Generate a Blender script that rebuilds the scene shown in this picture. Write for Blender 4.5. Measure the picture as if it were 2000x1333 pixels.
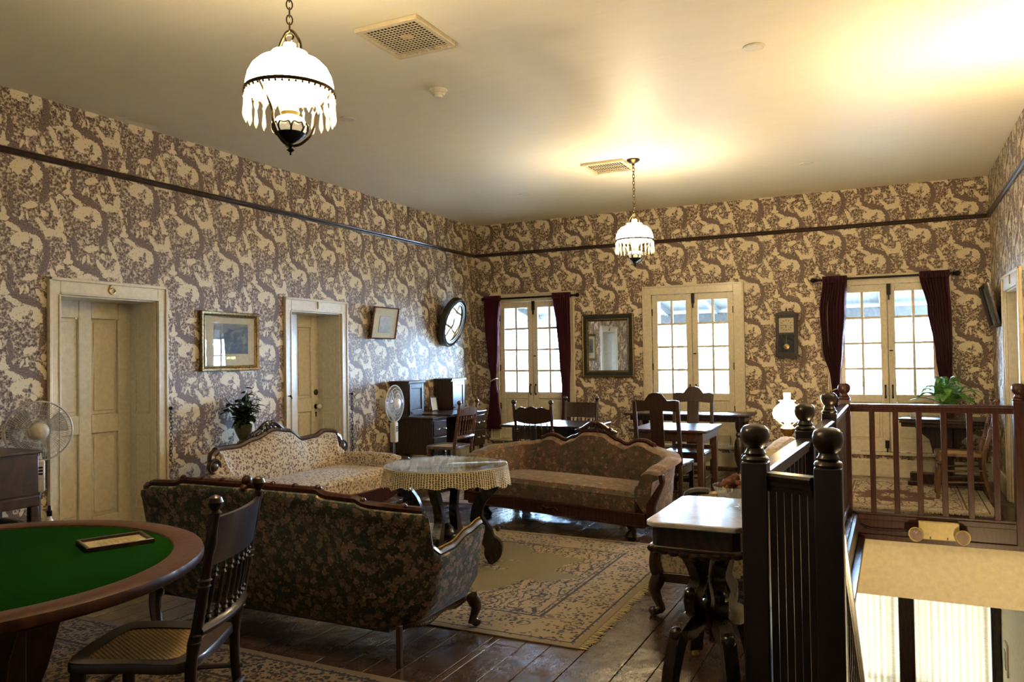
import bpy, bmesh, math, random
from mathutils import Vector, Matrix
PI = math.pi
random.seed(11)
scene = bpy.context.scene
COL = scene.collection
for o in list(bpy.data.objects):
    bpy.data.objects.remove(o)

# ------------------------------------------------------------------ camera
W, H = 6.535, 3.40          # room width and ceiling height (left wall x=0, back wall y=0)
cam_d = bpy.data.cameras.new('camera'); cam = bpy.data.objects.new('camera', cam_d); COL.objects.link(cam)
cam_d.sensor_fit = 'HORIZONTAL'; cam_d.sensor_width = 36.0; cam_d.lens = 1522.1/2000*36
cam_d.clip_start = 0.05; cam_d.clip_end = 400
yaw, pitch, roll = .4568, .0211, -.0142
fw = Vector((-math.sin(yaw)*math.cos(pitch), math.cos(yaw)*math.cos(pitch), math.sin(pitch)))
rt = fw.cross(Vector((0, 0, 1))).normalized(); up = rt.cross(fw)
r2 = math.cos(roll)*rt + math.sin(roll)*up; u2 = -math.sin(roll)*rt + math.cos(roll)*up
m = Matrix((r2, u2, -fw)).transposed().to_4x4(); m.translation = Vector((5.563, -10.102, 1.45))
cam.matrix_world = m
scene.camera = cam

# ------------------------------------------------------------------ world, daylight, exposure
scene.view_settings.view_transform = 'Standard'
scene.view_settings.look = 'None'
scene.view_settings.gamma = 1.0
scene.view_settings.use_curve_mapping = False
scene.view_settings.exposure = 1.2
wd = bpy.data.worlds.new('daylight'); scene.world = wd; wd.use_nodes = True
bg = wd.node_tree.nodes['Background']
bg.inputs[0].default_value = (.42, .65, 1.0, 1); bg.inputs[1].default_value = 105.0
cy_ = scene.cycles
cy_.max_bounces = 5; cy_.diffuse_bounces = 3; cy_.glossy_bounces = 3; cy_.transmission_bounces = 4; cy_.transparent_max_bounces = 12
cy_.use_adaptive_sampling = True; cy_.adaptive_threshold = .10; cy_.adaptive_min_samples = 16
cy_.sample_clamp_indirect = 6.0; cy_.caustics_reflective = False; cy_.caustics_refractive = False
LAMP_W = 52.0                # pendant lamp power
LAMP_C = (1.0, .72, .36)

def portal(name, x0, x1, z0, z1, y):
    l = bpy.data.lights.new(name, 'AREA'); l.shape = 'RECTANGLE'; l.size = x1-x0; l.size_y = z1-z0
    l.cycles.is_portal = True
    o = bpy.data.objects.new(name, l); COL.objects.link(o)
    o.location = ((x0+x1)/2, y, (z0+z1)/2); o.rotation_euler = (-PI/2, 0, 0)   # faces the room (-y)
portal('window_portal', .44, 1.42, .94, 2.18, .10)
portal('window_portal', 2.67, 3.73, .94, 2.18, .10)
portal('window_portal', 4.95, 6.04, .94, 2.18, .10)
portal('window_portal', 4.75, 6.40, -3.2, -.95, .10)

# ------------------------------------------------------------------ mesh helpers
class G:
    def __init__(s): s.v = []; s.f = []
    def add(s, vs, fs):
        o = len(s.v); s.v += [tuple(v) for v in vs]; s.f += [tuple(i+o for i in f) for f in fs]; return s
    def join(s, g, M=None):
        return s.add([(M @ Vector(v)) if M else v for v in g.v], g.f)
    def xf(s, M): s.v = [tuple(M @ Vector(v)) for v in s.v]; return s
    def box(s, x0, x1, y0, y1, z0, z1):
        return s.add([(x0,y0,z0),(x1,y0,z0),(x1,y1,z0),(x0,y1,z0),(x0,y0,z1),(x1,y0,z1),(x1,y1,z1),(x0,y1,z1)],
                     [(0,3,2,1),(4,5,6,7),(0,1,5,4),(1,2,6,5),(2,3,7,6),(3,0,4,7)])
    def cbox(s, c, d): return s.box(c[0]-d[0]/2, c[0]+d[0]/2, c[1]-d[1]/2, c[1]+d[1]/2, c[2]-d[2]/2, c[2]+d[2]/2)
    def bar(s, p, q, w, h, upv=(0,0,1)):
        p, q = Vector(p), Vector(q); d = (q-p).normalized(); u = Vector(upv)
        r = d.cross(u)
        if r.length < 1e-4: r = d.cross(Vector((1,0,0)))
        r.normalize(); u = r.cross(d)
        vs = [b + r*a*w/2 + u*c*h/2 for b in (p, q) for a, c in ((-1,-1),(1,-1),(1,1),(-1,1))]
        return s.add(vs, [(0,1,2,3),(7,6,5,4),(0,4,5,1),(1,5,6,2),(2,6,7,3),(3,7,4,0)])
    def tube(s, pts, r, n=8, closed=False, flat=1.0):
        pts = [Vector(p) for p in pts]; N = len(pts)
        R = r if isinstance(r, (list, tuple)) else [r]*N
        T = []
        for i in range(N):
            a = pts[(i-1) % N] if (closed or i > 0) else pts[i]; b = pts[(i+1) % N] if (closed or i < N-1) else pts[i]
            t = b-a; T.append(t.normalized() if t.length > 1e-9 else Vector((0,0,1)))
        u = T[0].orthogonal().normalized(); vs = []
        for i in range(N):
            u = u - T[i]*u.dot(T[i])
            u = u.normalized() if u.length > 1e-6 else T[i].orthogonal().normalized()
            w = T[i].cross(u)
            for k in range(n):
                a = 2*PI*k/n; vs.append(pts[i] + (u*math.cos(a)+w*math.sin(a)*flat)*R[i])
        fs = []
        for i in range(N if closed else N-1):
            j = (i+1) % N
            for k in range(n):
                l = (k+1) % n; fs.append((i*n+k, i*n+l, j*n+l, j*n+k))
        if not closed: fs += [tuple(range(n-1,-1,-1)), tuple(range((N-1)*n, N*n))]
        return s.add(vs, fs)
    def lathe(s, prof, o=(0,0,0), n=20, M=None, sx=1.0, sy=1.0):
        vs = []; fs = []; N = len(prof)
        for r, z in prof:
            for k in range(n):
                a = 2*PI*k/n; p = Vector((r*math.cos(a)*sx, r*math.sin(a)*sy, z))
                if M: p = M @ p
                vs.append(p + Vector(o))
        for i in range(N-1):
            for k in range(n):
                l = (k+1) % n; fs.append((i*n+k, i*n+l, (i+1)*n+l, (i+1)*n+k))
        loop = prof[0] == prof[-1]
        if prof[0][0] > 1e-5 and not loop: fs.append(tuple(range(n-1,-1,-1)))
        if prof[-1][0] > 1e-5 and not loop: fs.append(tuple(range((N-1)*n, N*n)))
        return s.add(vs, fs)
    def shell(s, prof, o=(0,0,0), n=24, M=None):      # lathe without end caps
        k0 = len(s.f); s.lathe(prof, o, n, M)
        s.f = s.f[:k0] + [f for f in s.f[k0:] if len(f) == 4]; return s
    def prism(s, out, t0, t1, fn):
        n = len(out); vs = [fn(u, v, t0) for u, v in out] + [fn(u, v, t1) for u, v in out]
        fs = [tuple(range(n-1,-1,-1)), tuple(range(n, 2*n))] + [(i, (i+1) % n, (i+1) % n+n, i+n) for i in range(n)]
        return s.add(vs, fs)
    def surf(s, fn, nu, nv, cu=False, cv=False):
        vs = [fn(i/(nu if cu else nu-1), j/(nv if cv else nv-1)) for i in range(nu) for j in range(nv)]; fs = []
        for i in range(nu if cu else nu-1):
            for j in range(nv if cv else nv-1):
                a, b = (i+1) % nu, (j+1) % nv; fs.append((i*nv+j, a*nv+j, a*nv+b, i*nv+b))
        return s.add(vs, fs)
    def ball(s, c, r, n=12, m=8, sc=(1,1,1), M=None):
        o = len(s.v)
        prof = [(r*math.sin(PI*i/m), -r*math.cos(PI*i/m)) for i in range(m+1)]
        g = G().lathe(prof, n=n); g.v = [(v[0]*sc[0], v[1]*sc[1], v[2]*sc[2]) for v in g.v]
        if M: g.xf(M)
        return s.add([Vector(v)+Vector(c) for v in g.v], g.f)

def ribbon(pts, ws):            # centre line + widths -> closed outline
    L, R = [], []
    for i, p in enumerate(pts):
        a = Vector(pts[max(0, i-1)]); b = Vector(pts[min(len(pts)-1, i+1)]); t = (b-a).normalized(); n = Vector((-t.y, t.x))
        L.append(Vector(p)+n*ws[i]/2); R.append(Vector(p)-n*ws[i]/2)
    return [tuple(p) for p in L] + [tuple(p) for p in reversed(R)]

def cr(pts, k=5):               # Catmull-Rom through points (any dimension)
    P = [Vector(p) for p in pts]; out = []
    for i in range(len(P)-1):
        a, b, c, d = P[max(0,i-1)], P[i], P[i+1], P[min(len(P)-1,i+2)]
        for j in range(k):
            t = j/k
            out.append(.5*((2*b)+(c-a)*t+(2*a-5*b+4*c-d)*t*t+(3*b-a-3*c+d)*t**3))
    out.append(P[-1]); return out

def lin(keys, x):
    if x <= keys[0][0]: return keys[0][1]
    for (a, va), (b, vb) in zip(keys, keys[1:]):
        if x <= b: return va + (vb-va)*(x-a)/(b-a)
    return keys[-1][1]
def smo(keys, x):
    if x <= keys[0][0]: return keys[0][1]
    for (a, va), (b, vb) in zip(keys, keys[1:]):
        if x <= b:
            t = (x-a)/(b-a); t = t*t*(3-2*t); return va + (vb-va)*t
    return keys[-1][1]

def mesh_of(name, g, mat, flat=False, ang=38):
    me = bpy.data.meshes.new(name); me.from_pydata([tuple(v) for v in g.v], [], g.f); me.update()
    bm = bmesh.new(); bm.from_mesh(me); bmesh.ops.recalc_face_normals(bm, faces=bm.faces); bm.to_mesh(me); bm.free()
    if not flat:
        me.polygons.foreach_set('use_smooth', [True]*len(me.polygons)); me.set_sharp_from_angle(angle=math.radians(ang))
    me.materials.append(mat); return me
def obj(name, g, mat, parent=None, bevel=0, flat=False, ang=38, loc=None, label=None):
    me = g if isinstance(g, bpy.types.Mesh) else mesh_of(name, g, mat, flat, ang)
    o = bpy.data.objects.new(name, me); COL.objects.link(o)
    if parent: o.parent = parent
    if loc: o.location = loc
    if bevel:
        b = o.modifiers.new('bevel', 'BEVEL'); b.width = bevel; b.segments = 2; b.limit_method = 'ANGLE'; b.angle_limit = math.radians(40)
    if label: o['label'] = label
    return o
def thing(name, label, cat, loc=(0,0,0), rz=0, group=None):
    o = bpy.data.objects.new(name, None); COL.objects.link(o); o.empty_display_size = .05
    o.location = loc; o.rotation_euler = (0, 0, rz); o['label'] = label; o['category'] = cat
    if group: o['group'] = group
    return o
def solo(name, g, mat, label, cat, loc=(0,0,0), group=None, **k):
    o = obj(name, g, mat, None, loc=loc, **k); o['label'] = label; o['category'] = cat
    if group: o['group'] = group
    return o
def struct(name, g, mat, parent=None, **k):
    o = obj(name, g, mat, parent, **k)
    if not parent: o['kind'] = 'structure'
    return o
def dup(root, loc, rz, label=None, group=None):
    r = root.copy(); COL.objects.link(r); r.location = loc; r.rotation_euler = (0, 0, rz)
    if label: r['label'] = label
    if group: r['group'] = group
    for ch in list(root.children):
        c = ch.copy(); COL.objects.link(c); c.parent = r
        for gch in list(ch.children):
            d = gch.copy(); COL.objects.link(d); d.parent = c
    return r

# ------------------------------------------------------------------ materials
class NT:
    def __init__(s, name):
        s.mat = bpy.data.materials.new(name); s.mat.use_nodes = True; s.t = s.mat.node_tree; s.t.nodes.clear()
        s.out = s.nd('ShaderNodeOutputMaterial')
    def nd(s, typ, **kw):
        n = s.t.nodes.new(typ)
        for k, v in kw.items(): setattr(n, k, v)
        return n
    def put(s, sock, v):
        if isinstance(v, bpy.types.NodeSocket): s.t.links.new(v, sock)
        elif v is not None:
            if hasattr(sock.default_value, '__len__') and not hasattr(v, '__len__'): v = (v, v, v)
            if hasattr(sock.default_value, '__len__') and len(sock.default_value) == 4 and len(v) == 3: v = (*v, 1)
            sock.default_value = v
    def m(s, op, a, b=None, c=None, clamp=False):
        n = s.nd('ShaderNodeMath', operation=op, use_clamp=clamp)
        for i, v in enumerate((a, b, c)):
            if v is not None: s.put(n.inputs[i], v)
        return n.outputs[0]
    def vm(s, op, a, b=None, out=0):
        n = s.nd('ShaderNodeVectorMath', operation=op); s.put(n.inputs[0], a)
        if b is not None: s.put(n.inputs[3] if op == 'SCALE' else n.inputs[1], b)
        return n.outputs['Value'] if op in ('LENGTH', 'DISTANCE', 'DOT_PRODUCT') else n.outputs[0]
    def mix(s, f, a, b, blend='MIX'):
        n = s.nd('ShaderNodeMix', data_type='RGBA', blend_type=blend)
        s.put(n.inputs[0], f); s.put(n.inputs[6], a); s.put(n.inputs[7], b); return n.outputs[2]
    def ramp(s, f, stops, interp='LINEAR'):
        n = s.nd('ShaderNodeValToRGB'); n.color_ramp.interpolation = interp; e = n.color_ramp.elements
        while len(e) < len(stops): e.new(.5)
        for el, (p, c) in zip(e, stops):
            el.position = p; el.color = (*c, 1) if hasattr(c, '__len__') else (c, c, c, 1)
        s.put(n.inputs[0], f); return n.outputs[0]
    def step(s, f, a, b):        # smoothstep a->b
        n = s.nd('ShaderNodeMapRange', interpolation_type='SMOOTHSTEP'); s.put(n.inputs[0], f)
        n.inputs[1].default_value = a; n.inputs[2].default_value = b; return n.outputs[0]
    def noise(s, vec, sc, det=3, rough=.5, dist=0, col=False):
        n = s.nd('ShaderNodeTexNoise'); s.put(n.inputs['Vector'], vec); n.inputs['Scale'].default_value = sc
        n.inputs['Detail'].default_value = det; n.inputs['Roughness'].default_value = rough; n.inputs['Distortion'].default_value = dist
        return n.outputs['Color' if col else 'Fac']
    def vor(s, vec, sc, feat='F1', rand=1.0):
        n = s.nd('ShaderNodeTexVoronoi', feature=feat); s.put(n.inputs['Vector'], vec); n.inputs['Scale'].default_value = sc
        n.inputs['Randomness'].default_value = rand
        return n
    def wave(s, vec, sc, dist=2, det=2, dsc=1, typ='BANDS', d='X'):
        n = s.nd('ShaderNodeTexWave', wave_type=typ)
        if typ == 'BANDS': n.bands_direction = d
        s.put(n.inputs['Vector'], vec); n.inputs['Scale'].default_value = sc; n.inputs['Distortion'].default_value = dist
        n.inputs['Detail'].default_value = det; n.inputs['Detail Scale'].default_value = dsc; return n.outputs['Fac']
    def pos(s): return s.nd('ShaderNodeNewGeometry').outputs['Position']
    def ob(s): return s.nd('ShaderNodeTexCoord').outputs['Object']
    def sep(s, v):
        n = s.nd('ShaderNodeSeparateXYZ'); s.put(n.inputs[0], v); return n.outputs
    def com(s, x=0., y=0., z=0.):
        n = s.nd('ShaderNodeCombineXYZ')
        for i, v in enumerate((x, y, z)): s.put(n.inputs[i], v)
        return n.outputs[0]
    def mp(s, v, loc=(0,0,0), rot=(0,0,0), sc=(1,1,1), typ='POINT'):
        n = s.nd('ShaderNodeMapping', vector_type=typ); s.put(n.inputs[0], v)
        n.inputs[1].default_value = loc; n.inputs[2].default_value = rot; n.inputs[3].default_value = sc; return n.outputs[0]
    def bump(s, h, st=.3, d=.01):
        n = s.nd('ShaderNodeBump'); s.put(n.inputs['Height'], h); n.inputs['Strength'].default_value = st; n.inputs['Distance'].default_value = d
        return n.outputs[0]
    def pbr(s, col, rough=.5, metal=0., nrm=None, spec=.5, coat=0., sheen=0., link=True, **kw):
        b = s.nd('ShaderNodeBsdfPrincipled'); s.put(b.inputs['Base Color'], col); s.put(b.inputs['Roughness'], rough)
        s.put(b.inputs['Metallic'], metal); s.put(b.inputs['Specular IOR Level'], spec)
        b.inputs['Coat Weight'].default_value = coat; b.inputs['Coat Roughness'].default_value = .12
        b.inputs['Sheen Weight'].default_value = sheen
        if nrm: s.put(b.inputs['Normal'], nrm)
        for k, v in kw.items(): s.put(b.inputs[k], v)
        if link: s.t.links.new(b.outputs[0], s.out.inputs[0])
        return b.outputs[0]
    def fin(s, sh): s.t.links.new(sh, s.out.inputs[0]); return s.mat
    def mixs(s, f, a, b):
        n = s.nd('ShaderNodeMixShader'); s.put(n.inputs[0], f); s.put(n.inputs[1], a); s.put(n.inputs[2], b); return n.outputs[0]

def ells(n, P, shapes, cell=None):
    """union of ellipses (cx,cy,rx,ry,deg): squared normalised radius, min over all; repeated over the half-drop lattice"""
    d = None; o = n.sep(P); X, Y = o[0], o[1]
    for (cx, cy, rx, ry, deg) in shapes:
        offs = [(0, 0)]
        th = math.radians(deg); c, s = math.cos(th), math.sin(th)
        if cell:
            cw, chh = cell; ex = math.hypot(rx*c, ry*s)*1.12; ey = math.hypot(rx*s, ry*c)*1.12; offs = []
            for i in (-1, 0, 1):
                for j in (-2, -1, 0, 1, 2):
                    ox, oy = i*cw, i*chh/2 + j*chh
                    if -ex < cx+ox < cw+ex and -ey < cy+oy < chh+ey: offs.append((ox, oy))
        for ox, oy in offs:
            mx, my = cx+ox, cy+oy
            p = n.m('MULTIPLY_ADD', X, c/rx, n.m('MULTIPLY_ADD', Y, s/rx, -(mx*c+my*s)/rx))
            q = n.m('MULTIPLY_ADD', X, -s/ry, n.m('MULTIPLY_ADD', Y, c/ry, (mx*s-my*c)/ry))
            l = n.m('MULTIPLY_ADD', p, p, n.m('MULTIPLY', q, q)); d = l if d is None else n.m('MINIMUM', d, l)
    return d

MAT = {}
def wallpaper(name, axis, ph_u, ph_v):
    n = NT(name); p = n.pos(); o = n.sep(p); cw, ch = .4745, .524
    u = n.m('SUBTRACT', o[axis], ph_u); v = n.m('SUBTRACT', o[2], ph_v)
    if axis == 1: u = n.m('MULTIPLY', u, 1.0)
    i = n.m('FLOOR', n.m('DIVIDE', u, cw))
    x = n.m('SUBTRACT', u, n.m('MULTIPLY', i, cw))
    y = n.m('FLOORED_MODULO', n.m('SUBTRACT', v, n.m('MULTIPLY', i, -ch/2)), ch)
    uv = n.com(u, v, 0.)
    loc = n.com(x, y, 0.)
    wob = n.vm('SCALE', n.vm('SUBTRACT', n.noise(uv, 34, 3, .6, col=True), (.5, .5, .5)), .030)
    wob = n.vm('MULTIPLY', wob, (1, 1, 0))
    P = n.vm('ADD', loc, wob)
    kx, ky = .4745/550, .524/550
    S = lambda L: [((a*kx) % cw, (b*ky - math.floor(a*kx/cw)*(-ch/2)) % ch, rx*kx, ry*ky, dg) for a, b, rx, ry, dg in L]
    cream = S([(5,-24,46,22,0),(5,12,20,46,0),(-70,-95,38,36,0),(80,-85,70,22,-28),(-128,-150,24,64,25),(165,-172,108,58,10),
               (278,-185,42,64,22),(322,-48,24,74,38),(405,-98,74,40,0),(482,-48,32,70,-4),(225,100,62,26,14),(-80,-212,36,26,0),
               (152,4,12,36,-20),(196,14,11,36,10),(335,48,22,26,0),(250,-255,30,24,0),(-30,150,18,40,15),(435,60,14,24,0)])
    dark = S([(222,-188,16,44,-14),(185,-205,34,18,0),(-52,-128,42,40,0),(420,-140,60,22,0),(100,-300,70,50,0),(230,40,30,22,0),(-20,-190,60,26,20)])
    trunk = S([(170,-62,120,34,-24),(300,-128,84,32,-52),(362,-240,30,96,4),(60,-20,26,90,20),(340,-350,34,80,-22),(60,110,24,80,8)])
    dc = ells(n, P, cream, (cw, ch)); dd = ells(n, P, dark, (cw, ch)); dt = ells(n, loc, trunk, (cw, ch))
    rag = n.m('MULTIPLY', n.m('SUBTRACT', n.noise(uv, 52, 2, .6), .5), 1.7)
    mc = n.m('MULTIPLY', n.step(n.m('ADD', dc, rag), 1.14, 1.02), n.step(n.m('ADD', dd, rag), .94, 1.05))
    leaf = n.vor(n.vm('ADD', uv, wob), 62).outputs['Distance']
    nz = n.noise(uv, 34, 4, .7)
    tone = n.m('ADD', n.m('MULTIPLY', leaf, 1.0), n.m('MULTIPLY', n.m('SUBTRACT', nz, .5), 2.6))
    CR, MID, DK = (.74, .64, .45), (.235, .160, .125), (.085, .054, .043)
    foliage = n.ramp(tone, [(.16, DK), (.44, MID), (.64, (.32, .235, .17)), (.80, (.62, .53, .37))])
    bark = n.ramp(n.noise(uv, 95, 2, .5), [(.34, DK), (.48, (.18, .122, .102)), (.75, (.26, .185, .15))])
    col = n.mix(n.step(dt, 1.05, .93), foliage, bark)
    sk = n.noise(uv, 60, 3, .6)
    cre = n.mix(n.step(sk, .60, .68), CR, MID)
    col = n.mix(mc, col, cre)
    n.pbr(col, .52, spec=.35); return n.mat

def wood(name, c1, c2, rough=.35, sc=3., stretch=(1,1,1), coat=.25, spec=.5, bump=.08):
    n = NT(name); v = n.mp(n.ob(), sc=stretch)
    w = n.wave(v, sc*2.2, 9, 3, 1.2); g = n.noise(n.mp(v, sc=(14, 14, 1.2)), sc*3, 4, .6)
    f = n.m('ADD', n.m('MULTIPLY', w, .55), n.m('MULTIPLY', g, .5))
    col = n.ramp(f, [(.2, c1), (.85, c2)])
    n.pbr(col, n.m('ADD', rough-.06, n.m('MULTIPLY', g, .14)), nrm=n.bump(g, bump, .002), coat=coat, spec=spec); return n.mat

def plain(name, c, rough=.5, metal=0., bump=0., bsc=40, coat=0., spec=.5, var=.06, sheen=0., **kw):
    n = NT(name); p = n.ob(); f = n.noise(p, bsc, 3, .55)
    d = tuple(max(0, x*(1-var*2)) for x in c); l = tuple(min(1, x*(1+var)) for x in c)
    n.pbr(n.ramp(f, [(.3, d), (.7, l)]), rough, metal, n.bump(f, bump, .004) if bump else None, spec, coat, sheen, **kw); return n.mat

def emis(name, c, st):
    n = NT(name); e = n.nd('ShaderNodeEmission'); e.inputs[0].default_value = (*c, 1); e.inputs[1].default_value = st
    return n.fin(e.outputs[0])

def glassy(name, tint=(1,1,1), refl=.08, rough=.02):
    n = NT(name); t = n.nd('ShaderNodeBsdfTransparent'); t.inputs[0].default_value = (*tint, 1)
    g = n.nd('ShaderNodeBsdfGlossy'); g.inputs['Roughness'].default_value = rough
    lw = n.nd('ShaderNodeLayerWeight'); lw.inputs[0].default_value = .35
    f = n.m('ADD', refl, n.m('MULTIPLY', n.m('POWER', lw.outputs['Facing'], 4.), .7), clamp=True)
    return n.fin(n.mixs(f, t.outputs[0], g.outputs[0]))

MAT['wp_left'] = wallpaper('wallpaper_left', 1, -6.33, 2.242)
MAT['wp_back'] = wallpaper('wallpaper_back', 0, 3.305, 2.714)
MAT['wp_right'] = wallpaper('wallpaper_right', 1, -.35, 2.5)
MAT['cream'] = plain('cream_paint', (.70, .62, .45), .32, bump=.04, bsc=30, coat=.15)
MAT['mahog'] = wood('dark_mahogany', (.010, .0045, .003), (.040, .016, .009), .30, 3)
MAT['black_wood'] = wood('ebonised_wood', (.006, .004, .0035), (.022, .012, .009), .28, 3)
MAT['redwood'] = wood('red_mahogany', (.024, .006, .004), (.050, .013, .008), .36, 4, (1,1,.3), coat=.04, spec=.3)
MAT['newel'] = wood('dark_newel_wood', (.010, .005, .0032), (.019, .009, .0055), .32, 1.2, (1,1,.3), coat=.2)
MAT['oak'] = wood('oak_rim', (.046, .015, .005), (.085, .030, .010), .40, 3, coat=.04, spec=.3)
MAT['walnut'] = wood('walnut', (.030, .012, .0065), (.056, .023, .011), .34, 3)
MAT['chair_dark'] = wood('dark_chair_wood', (.018, .008, .0045), (.034, .015, .008), .30, 3, (1,1,.4), coat=.25)
MAT['chair_oak'] = wood('golden_chair_wood', (.07, .032, .015), (.17, .085, .042), .36, 4, (1,1,.4))
MAT['brass'] = plain('old_brass', (.42, .29, .10), .3, 1.0, var=.15)
MAT['bronze'] = plain('dark_bronze', (.075, .05, .025), .32, 1.0, var=.2)
MAT['iron'] = plain('black_iron', (.012, .011, .010), .4, .6)
MAT['steel'] = plain('steel', (.5, .5, .52), .22, 1.0)
MAT['white_plastic'] = plain('white_plastic', (.72, .68, .58), .35)
MAT['vent_paint'] = plain('vent_paint', (.62, .53, .36), .45)
MAT['void'] = plain('dark_void', (.012, .010, .008), .8)
MAT['pane'] = glassy('window_glass', (.97, .985, .98), .05)
MAT['clear'] = glassy('clear_glass', (.93, .95, .95), .10)
MAT['mirror'] = plain('mirror_silver', (.82, .84, .83), .02, 1.0, var=0)
# ------------------------------------------------------------------ the room: ceiling, floor, walls
def mk_ceiling():
    n = NT('ceiling_paint'); p = n.pos(); o = n.sep(p)
    br = n.noise(n.mp(p, sc=(1.2, 9, 1)), 2.2, 5, .6); bl = n.noise(p, .55, 3, .5)
    f = n.m('ADD', n.m('MULTIPLY', br, .5), n.m('MULTIPLY', bl, .5))
    col = n.ramp(f, [(.3, (.74, .69, .56)), (.7, (.82, .775, .64))])
    n.pbr(col, n.m('ADD', .42, n.m('MULTIPLY', br, .16)), nrm=n.bump(br, .12, .01), spec=.45); return n.mat
MAT['ceiling'] = mk_ceiling()
struct('ceiling', G().box(-.45, W+.3, -12.3, .4, H, H+.2), MAT['ceiling'])

def mk_floor():
    n = NT('floor_planks'); p = n.pos()
    rnd = n.nd('ShaderNodeObjectInfo').outputs['Random']
    g = n.noise(n.mp(p, sc=(22, 1.4, 1)), 2.5, 5, .62); k = n.noise(p, 3.5, 4, .6); sc = n.noise(n.mp(p, sc=(60, 8, 1)), 6, 3, .6)
    f = n.m('ADD', n.m('MULTIPLY', g, .6), n.m('MULTIPLY', rnd, .4))
    col = n.ramp(f, [(.15, (.020, .009, .004)), (.5, (.046, .021, .009)), (.9, (.078, .037, .017))])
    col = n.mix(n.step(k, .5, .75), col, (.035, .02, .012))
    rough = n.m('ADD', .14, n.m('ADD', n.m('MULTIPLY', sc, .10), n.m('MULTIPLY', k, .14)))
    n.pbr(col, rough, nrm=n.bump(n.m('ADD', n.m('MULTIPLY', n.noise(n.mp(p, sc=(1, .8, 1)), 9, 2, .5), 1.6), n.m('MULTIPLY', g, .35)), .55, .006), spec=.95); return n.mat
MAT['floor'] = mk_floor()
MAT['low_paint'] = plain('stairwell_paint', (.84, .76, .56), .55, bump=.03, bsc=20)
HX, HY0, HY1 = 5.20, -7.05, -2.35       # stairwell opening: x>HX, HY0<y<HY1
slab = struct('floor', G().box(-.45, HX, -12.3, .4, -.73, -.021).box(HX, W+.3, HY1, .4, -.73, -.021).box(HX, W+.3, -12.3, HY0, -.73, -.021), MAT['low_paint'], flat=True)
xs = [0.0]
known = [3.845, 3.979, 4.16, 4.388]
rw = random.Random(5)
while xs[-1] < 3.72: xs.append(xs[-1] + rw.choice((.13, .15, .18, .2, .23)))
xs[-1] = 3.70
xs += known
while xs[-1] < HX-.25: xs.append(xs[-1] + rw.choice((.15, .18, .21)))
xs.append(HX)
while xs[-1] < W-.25: xs.append(xs[-1] + rw.choice((.17, .2, .23)))
xs.append(W)
def planks(x0, x1, ya, yb):
    y = ya
    while y < yb-.05:
        L = rw.uniform(2.2, 4.2); e = min(yb, y+L)
        if yb-e < .9: e = yb
        dz = rw.uniform(-.0012, .0008)
        obj('plank', G().box(x0+.0016, x1-.0016, y+.001, e-.001, -.022, dz), MAT['floor'], slab, bevel=.0025)
        y = e
for a, b in zip(xs, xs[1:]):
    if a < HX-.01: planks(a, b, -12.0, 0)
    else:
        planks(a, b, -12.0, HY0); planks(a, b, HY1, 0)

def holed(axis, f0, f1, u0, u1, z0, z1, holes):
    """wall slab with rectangular holes; axis 'x': wall lies in the plane x=const, u is y"""
    g = G(); cu = sorted({u0, u1, *[h[0] for h in holes], *[h[1] for h in holes]}); cz = sorted({z0, z1, *[h[2] for h in holes], *[h[3] for h in holes]})
    for a, b in zip(cu, cu[1:]):
        for c, d in zip(cz, cz[1:]):
            mu, mz = (a+b)/2, (c+d)/2
            if mz < z0 or mz > z1 or any(h[0] < mu < h[1] and h[2] < mz < h[3] for h in holes): continue
            g.box(f0, f1, a, b, c, d) if axis == 'x' else g.box(a, b, f0, f1, c, d)
    return g
D6 = (-6.40, -5.55, 0, 1.965); D1 = (-3.94, -3.135, 0, 1.965); D3 = (-2.22, -1.30, 0, 2.02)
struct('wall_left', holed('x', -.45, 0, -12.3, .4, -.02, H, [D6, D1]), MAT['wp_left'], flat=True)
WIN = [(.25, 1.575, .40, 1.45), (2.552, 3.866, 2.67, 3.735), (4.83, 6.14, 4.95, 6.03)]   # casing x0,x1, leaf x0,x1
ZS, ZT = .285, 2.25
struct('wall_back', holed('y', 0, .4, 0, W, -.02, H, [(w[2], w[3], ZS, ZT) for w in WIN]), MAT['wp_back'], flat=True)
struct('wall_right', holed('x', W, W+.3, -12.3, .4, -.02, H, [D3]), MAT['wp_right'], flat=True)
struct('wall_near', G().box(-.45, W+.3, -12.3, -12.0, -.02, H), MAT['wp_back'], flat=True)

# picture rail and baseboards
def rail(nm, a, b, d):
    g = G(); ax = Vector(b)-Vector(a); inn = Vector(d)
    prof = [(0, -.024), (.018, -.024), (.030, -.012), (.026, .004), (.034, .014), (.020, .024), (0, .024)]
    g.add([Vector(p)+inn*q+Vector((0,0,z)) for p in (a, b) for q, z in prof],
          [(i, (i+1) % 7, (i+1) % 7+7, i+7) for i in range(7)]+[tuple(range(6,-1,-1)), tuple(range(7,14))])
    return struct(nm, g, MAT['rail'])
MAT['rail'] = wood('picture_rail_wood', (.020, .011, .008), (.050, .028, .020), .36, 4, coat=.2)
zr = 2.955
rail('trim_1', (0,-12,zr), (0,0,zr), (1,0,0)); rail('trim_2', (0,0,zr), (W,0,zr), (0,-1,0)); rail('trim_3', (W,-12,zr), (W,0,zr), (-1,0,0))
def base(nm, segs, axis, f, s):
    g = G()
    for a, b in segs:
        for t, z0, z1 in ((.022, 0, .165), (.030, .165, .185), (.016, .185, .20)):
            x0, x1 = sorted((f, f+s*t))
            g.box(x0, x1, a, b, z0, z1) if axis == 'x' else g.box(a, b, x0, x1, z0, z1)
    return struct(nm, g, MAT['cream'])
base('baseboard_left', [(-12, -6.50), (-5.41, -4.05), (-2.95, -.001)], 'x', 0, 1)
base('baseboard_back', [(.03, W-.03)], 'y', 0, -1)
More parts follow.
